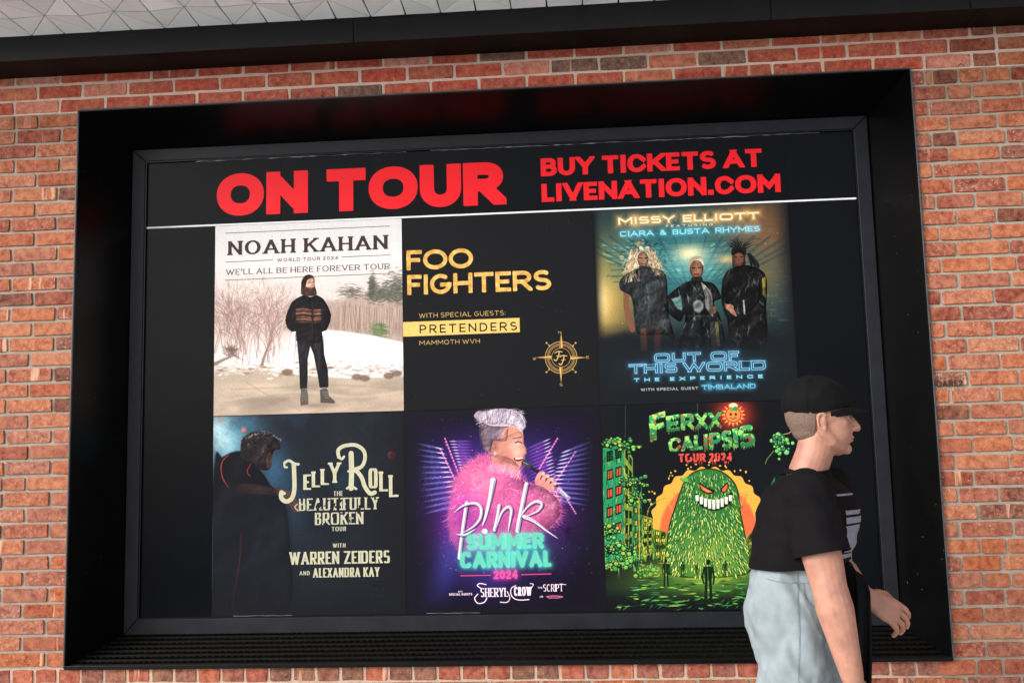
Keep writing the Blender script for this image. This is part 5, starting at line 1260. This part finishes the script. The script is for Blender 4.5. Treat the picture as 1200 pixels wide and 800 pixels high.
# arms, tapering and bending only at the joints
def arm(sh, el, wr, k=1.0):
    l = lambda a, b_, t: a.lerp(b_, t)
    B.limb([(*sh, .060*k), (*l(sh, el, .35), .056*k), (*l(sh, el, .7), .050*k), (*el, .044*k)])
    B.limb([(*el, .044*k), (*l(el, wr, .25), .047*k), (*l(el, wr, .6), .038*k), (*wr, .028*k)])
arm(SHR, ELR, WRR, 1.22); arm(SHL, ELL, WRL)
# hands: a palm with four bent fingers and a thumb from its side
def hand(wr, d_, nrm, curl, k=1.0):
    """d_: along the palm, nrm: out of the back of the hand"""
    d_ = d_.normalized(); nrm = (nrm-d_*nrm.dot(d_)).normalized(); sd = d_.cross(nrm)
    B.tube([(wr, sd*.026*k, nrm*.020*k), (wr+d_*.03*k, sd*.034*k, nrm*.018*k), (wr+d_*.065*k, sd*.041*k, nrm*.016*k), (wr+d_*.092*k, sd*.040*k, nrm*.0135*k)], 20)
    for i, (off, ln) in enumerate(((-.031, .070), (-.0105, .080), (.0105, .076), (.031, .060))):
        p = wr+d_*(.092-.004*abs(i-1.2))*k+sd*off*k; dd = (d_+sd*off*3.2).normalized(); pts = [(*(p-d_*.02), .0095*k)]
        for j, fr in enumerate((.45, .32, .26)):
            ang = curl*(1+.16*i)*(.65, 1.0, .8)[j]; dd = (Matrix.Rotation(-ang, 3, sd) @ dd) if True else dd
            p2 = p+dd*ln*fr*k; pts.append((*p, .0092*k*(1-.08*j))); p = p2
        pts.append((*p, .0070*k)); B.limb(pts, 12)
    base = wr+d_*.028*k-sd*.026*k; t1 = (d_*.75-sd*.55-nrm*.35).normalized(); t2 = (d_*.95-sd*.12-nrm*.45).normalized()
    B.limb([(*base, .014*k), (*(base+t1*.036*k), .0115*k), (*(base+t1*.036*k+t2*.030*k), .0098*k), (*(base+t1*.036*k+t2*.054*k), .0076*k)], 12)
hand(WRL, V((.80, .0, -.50)), V((.35, -.85, .45)), .42, 1.24)
hand(WRR, V((.14, -.02, -1)), V((.25, -1, 0)), .34, 1.05)
# head in profile, facing along the wall
H0 = V((3.012, -.80, .943))
def hd(a, b_, c_): return (H0.x+a, H0.y+b_, H0.z+c_)
B.ell(hd(-.004, 0, .030), .103, .079, .098); B.ell(hd(.030, 0, -.030), .076, .067, .090); B.ell(hd(.052, 0, -.088), .040, .042, .034)
B.ell(hd(.083, 0, -.100), .018, .024, .019); B.ell(hd(.080, 0, .028), .022, .052, .016)                      # chin, brow
B.limb([(*hd(.096, 0, .012), .010), (*hd(.110, 0, -.010), .0115), (*hd(.121, 0, -.030), .0145)], 12)       # nose
B.ell(hd(.108, .013, -.034), .012, .008, .009); B.ell(hd(.108, -.013, -.034), .012, .008, .009)
B.ell(hd(.096, 0, -.060), .014, .024, .0065); B.ell(hd(.093, 0, -.073), .014, .021, .0070); B.ell(hd(.070,0,-.050),.030,.036,.03)
for s_ in (1, -1):
    B.ell(hd(.064, s_*.040, -.020), .022, .020, .018)                                                       # cheekbones
    B.limb([(*hd(.0, s_*.058, -.040), .022), (*hd(.028, s_*.050, -.075), .020), (*hd(.058, s_*.028, -.094), .018)], 12)   # jaw
    for t in range(14):                                                                                      # ear rim and lobe
        a = -2.4+t*.36; B.ell(hd(-.008-.015*math.cos(a)*1.0, s_*(.078+.003*(t < 9)), -.008+.026*math.sin(a)*-1), .0045, .0055, .0048, n=6)
    B.ell(hd(-.004, s_*.075, -.010), .012, .006, .020, n=10); B.ell(hd(-.002, s_*.078, -.036), .008, .006, .009, n=8)
# legs under the jeans
HPR = V((2.895, -.86, .30)); HPL = V((2.945, -.73, .30)); KNR = V((2.83, -.87, -.15)); ANR = V((2.60, -.87, -.53)); KNL = V((3.03, -.72, -.15)); ANL = V((3.14, -.71, -.635))
for hp, kn, an in ((HPR, KNR, ANR), (HPL, KNL, ANL)):
    B.limb([(*hp, .088), (*hp.lerp(kn, .5), .075), (*kn, .058), (*kn.lerp(an, .3), .056), (*an, .040)])
B.skin('body', m_skin, man, .0036, 2, at=ORG)
# face details
def sub(name, b_, mat, voxel=.003, it=2, fold=None): return b_.skin(name, mat, man, voxel, it, fold, ORG)
for s_ in (1, -1):
    e_ = Blob().ell(hd(.082, s_*.031, .004), .0115, .0125, .0105, n=10); mesh('eyeball', [V(q)-ORG for q in e_.v], e_.f, m_eye, man, True); eb_ = C.objects[-1]
    e_ = Blob().ell(hd(.0925, s_*.032, .004), .003, .0055, .0055, n=8); mesh('iris', [V(q)-ORG for q in e_.v], e_.f, m_iris, man, True)
    e_ = Blob().limb([(*hd(.098, s_*.014, .024), .0035), (*hd(.096, s_*.034, .029), .0042), (*hd(.082, s_*.052, .024), .003)], 8); mesh('eyebrow', [V(q)-ORG for q in e_.v], e_.f, m_brow, man, True)
    e_ = Blob().limb([(*hd(.0955, s_*.018, .0115), .0026), (*hd(.093, s_*.033, .014), .003), (*hd(.082, s_*.046, .009), .0024)], 8); mesh('eyelid', [V(q)-ORG for q in e_.v], e_.f, m_skin, man, True)
e_ = Blob().ell(hd(.1015, 0, -.0635), .0095, .019, .0042, n=10).ell(hd(.099, 0, -.0715), .0095, .0165, .0045, n=10); mesh('lips', [V(q)-ORG for q in e_.v], e_.f, m_lip, man, True)
# close-cropped hair below the cap
hb = Blob().ell(hd(-.016, 0, .022), .0965, .0812, .096).ell(hd(-.030, 0, -.035), .062, .060, .045)
hair = sub('cropped_hair', hb, m_hair, .004, 2)
bm = bmesh.new(); bm.from_mesh(hair.data)
kill = [v for v in bm.verts if (v.co.x+ORG.x-H0.x) > .030-(abs(v.co.y)*.25)+(v.co.z+ORG.z-H0.z)*.5 or ((v.co.x+ORG.x-H0.x) > -.028 and (v.co.z+ORG.z-H0.z) < .012)]
bmesh.ops.delete(bm, geom=kill, context='VERTS'); bm.to_mesh(hair.data); bm.free()
# cap: crown panels, brim, button, strap opening
def capf(co): return .0
cb = Blob().ell(hd(-.008, 0, .058), .116, .093, .090, pitch=math.radians(7)); me_ = cb
cap = sub('cap_crown', cb, m_capm, .005, 3, lambda co: .0035*mnoise.noise(co*26)+-.0022*math.exp(-(math.sin(math.atan2(co.y-H0.y, co.x-H0.x)*3)/.07)**2))
bm = bmesh.new(); bm.from_mesh(cap.data)
bmesh.ops.bisect_plane(bm, geom=bm.verts[:]+bm.edges[:]+bm.faces[:], plane_co=V(hd(0, 0, .022))-ORG, plane_no=(.17, 0, -1), clear_outer=True); bm.to_mesh(cap.data); bm.free()
sm = cap.modifiers.new('thick', 'SOLIDIFY'); sm.thickness = .004
bv = []; bf = []
nB = 16
for j in range(nB+1):
    t = (j/nB-.5)*2; yy = t*.082
    for i in range(7):
        u_ = i/6; xb = .022+.080*math.sqrt(max(0, 1-t*t)); x_ = xb+u_*(.058*(1-abs(t)**3)); z_ = .024+.17*xb-.020*u_-.006*t*t
        bv.append(V(hd(x_, yy*(1-.18*u_), z_))-ORG)
for j in range(nB):
    for i in range(6): a = j*7+i; bf.append((a, a+1, a+8, a+7))
br_ = mesh('cap_brim', bv, bf, m_capm, man, True); q = br_.modifiers.new('thick', 'SOLIDIFY'); q.thickness = .004; q.offset = 0
e_ = Blob().ell(hd(-.020, 0, .148), .008, .008, .004, n=6); mesh('cap_button', [V(q)-ORG for q in e_.v], e_.f, m_capm, man, True)
# t-shirt
T = Blob()
T.tube([tor(2.915,-.80,.43,.146,.180), tor(2.925,-.80,.50,.146,.180), tor(2.95,-.80,.58,.156,.19), tor(2.962,-.80,.66,.150,.195), tor(2.957,-.80,.715,.118,.165), tor(2.955,-.80,.75,.082,.10)], 40)
T.limb([(2.95,-.87,.715,.066), (*SHR, .074)], 24); T.limb([(2.98,-.73,.715,.066), (*SHL, .070)], 24)
def wr_(co):
    a = mnoise.noise(V((co.x*9, co.y*9, co.z*22))); c_ = mnoise.noise(V((co.x*26+co.z*14, co.y*26, co.z*12))); return .008*a+.004*c_
def carve(o, test):
    bm = bmesh.new(); bm.from_mesh(o.data)
    for co, no in test: bmesh.ops.bisect_plane(bm, geom=bm.verts[:]+bm.edges[:]+bm.faces[:], plane_co=V(co)-ORG, plane_no=no, clear_outer=True)
    bm.to_mesh(o.data); bm.free()
shirt = sub('t_shirt', T, m_shirt, .006, 4, wr_)
carve(shirt, [((2.92,-.8,.474), (.06,.02,-1)), ((2.96,-.8,.770), (-.1,0,1))])
def sleeve(sh, el, r0, r1, r2, ln):
    t_ = Blob().limb([(*sh, r0), (*sh.lerp(el, .28), r1), (*sh.lerp(el, .85), r2)], 26)
    o = sub('sleeve', t_, m_shirt, .006, 4, wr_); ax = (el-sh).normalized()
    carve(o, [(sh+ax*ln, ax)])
    return o
for o in (sleeve(SHR, ELR, .074, .081, .086, .192), sleeve(SHL, ELL, .070, .076, .080, .18)):
    q = o.modifiers.new('thick', 'SOLIDIFY'); q.thickness = .004; q.offset = 1
q = shirt.modifiers.new('thick', 'SOLIDIFY'); q.thickness = .004; q.offset = 1
rb = Blob().tube([(V((2.960,-.80,.758)), S_*.074, F_*.072+V((0,0,-.014))) for t in (0,)]+[(V((2.964,-.80,.776)), S_*.069, F_*.067+V((0,0,-.014)))], 24, False); mesh('neck_rib', [V(q)-ORG for q in rb.v], rb.f[:-2], m_shirt, man, True)
# print on the front of the shirt, laid over its surface
dg = bpy.context.evaluated_depsgraph_get(); bvh = BVHTree.FromPolygons([v.co.copy() for v in shirt.data.vertices], [tuple(p.vertices) for p in shirt.data.polygons])
def chest_patch(name, s0, s1, z0, z1, mat, bend=0, n=10, lean=0):
    v = []; f = []; nz = max(2, int((z1-z0)/.012)+1)
    for j in range(nz+1):
        for i in range(n+1):
            zz_ = z0+(z1-z0)*j/nz; ss = s0+(s1-s0)*i/n+bend*math.sin(j/nz*3.1)+lean*(1-j/nz)
            o_ = V((2.955, -.80, zz_))+F_*.4+S_*ss-ORG
            hit = bvh.ray_cast(o_, -F_, 1.0)[0]
            v.append((hit+F_*.0065) if hit else o_-F_*.27)
    for j in range(nz):
        for i in range(n): a = j*(n+1)+i; f.append((a, a+1, a+n+2, a+n+1))
    return mesh(name, v, f, mat, man, True)
for a, b_, c_, d2, bd, ln in ((-.05,.09,.694,.700,0,0),(-.04,.07,.634,.648,0,0),(-.04,.085,.606,.626,0,0),(-.045,.065,.515,.600,.006,.015),(-.04,.09,.496,.510,0,.015)): chest_patch('shirt_print', a, b_, c_, d2, m_print, bd, lean=ln)
# wide jeans
Jn = Blob()
Jn.tube([tor(2.915,-.80,.50,.112,.142), tor(2.905,-.80,.42,.130,.160), tor(2.90,-.80,.33,.150,.175), tor(2.905,-.80,.22,.14,.175)], 36)
for hp, kn, an, bk in ((HPR, KNR, ANR, 1), (HPL, KNL, ANL, 0)):
    Jn.limb([(hp.x-.005, hp.y, hp.z, .110), (*hp.lerp(kn, .5), .108), (*kn, .108), (*kn.lerp(an, .5), .110), (*kn.lerp(an, .95), .114)], 28)
def jf(co): return .013*mnoise.noise(V((co.x*16+co.z*5, co.y*16, co.z*3.2)))+.008*(1-abs(mnoise.noise(V((co.x*20+co.z*9, co.y*14, co.z*7))))*2)+.004*mnoise.noise(V((co.x*44, co.y*40, co.z*26)))
jeans = sub('jeans', Jn, m_jeans, .007, 4, jf)
jb = BVHTree.FromPolygons([v.co.copy() for v in jeans.data.vertices], [tuple(q_.vertices) for q_ in jeans.data.polygons])
m_seam = simple('denim_seam', (.17, .215, .24), .9, .3, 60, .5, 500, .15)
def seam(name, pts, wd=.004, lift=.0022):
    """a stitched line laid over the cloth, found from the street side"""
    v = []; f = []; pts = smooth_line(pts, 8)
    for i, (x_, z_) in enumerate(pts):
        x2, z2 = pts[min(i+1, len(pts)-1)]; x1_, z1_ = pts[max(i-1, 0)]; t = V((x2-x1_, 0, z2-z1_)).normalized(); nn = V((-t.z, 0, t.x))
        for s_ in (-1, 1):
            o_ = V((x_, -1.6, z_))+nn*wd/2*s_-ORG; hit, no, _, _ = jb.ray_cast(o_, V((0, 1, 0)), 3)
            v.append(hit+V((0, -lift, 0)) if hit else o_+V((0, .6, 0)))
    for i in range(len(pts)-1): f.append((2*i, 2*i+1, 2*i+3, 2*i+2))
    o = mesh(name, v, f, m_seam, jeans); return o
seam('side_seam', [(2.885,.462),(2.875,.34),(2.868,.20),(2.845,.02),(2.825,-.14),(2.76,-.30),(2.66,-.44)])
seam('waistband_seam', [(2.79,.438),(2.85,.430),(2.92,.428),(2.99,.434)])
seam('pocket_seam', [(2.90,.425),(2.905,.38),(2.94,.345),(2.985,.335)])
# dark jacket hanging over the far forearm
v = []; f = []; nu, nv = 22, 30
fa0, fa1 = ELL.lerp(WRL, -.35), ELL.lerp(WRL, .90)
for i in range(nu+1):
    u_ = i/nu; c0 = fa0.lerp(fa1, u_)
    for j in range(nv+1):
        t = j/nv; L_n = 1.15
        # up the far side, over the arm, down the near side
        s_ = (t-.32)*L_n
        if abs(s_) < .10: a = s_/.10*math.pi/2; p = c0+V((0, -math.sin(a)*.058, math.cos(a)*.058-.0))
        else: p = c0+V((0, -math.copysign(.058+.012*math.sin(u_*17+s_*4)+(abs(s_)-.1)*.06, s_), -(abs(s_)-.10)))
        p += V((-.03*u_*max(0, abs(s_)-.1)+.012*math.sin(u_*11+t*6)-.06*max(0, abs(s_)-.1), .012*math.sin(u_*21+2*t)*min(1, abs(s_)*4), .008*math.sin(u_*9)))
        v.append(p-ORG)
for i in range(nu):
    for j in range(nv): a = i*(nv+1)+j; f.append((a, a+1, a+nv+2, a+nv+1))
jk = mesh('draped_jacket', v, f, m_jacket, None, True); jk.location = ORG
q = jk.modifiers.new('sub', 'SUBSURF'); q.levels = 1; q.render_levels = 1; q = jk.modifiers.new('thick', 'SOLIDIFY'); q.thickness = .008
jk['label'] = 'black jacket hanging over the forearm of the walking person'; jk['category'] = 'jacket'
# shoes
for an, yw, pt in ((ANR, 0, .45), (ANL, 0, -.12)):
    Mr = Matrix.Rotation(pt, 3, 'Y'); sh_ = Blob(); c0 = V(an)+V((0, 0, -.045))
    q = lambda a, b_, c_: c0+Mr @ V((a, b_, c_))
    sh_.ell(q(-.02, 0, .01), .058, .040, .045).ell(q(.06, 0, -.005), .085, .044, .032).ell(q(.12, 0, -.010), .055, .042, .024)
    shoe = sub('shoe', sh_, m_shoe, .006, 3)
    so_ = Blob().tube([(q(.055, 0, -.040), Mr @ V((.135, 0, 0)), Mr @ V((0, .046, 0))), (q(.055, 0, -.026), Mr @ V((.137, 0, 0)), Mr @ V((0, .047, 0)))], 28, False)
    mesh('shoe_sole', [V(p)-ORG for p in so_.v], so_.f, m_sole, shoe)
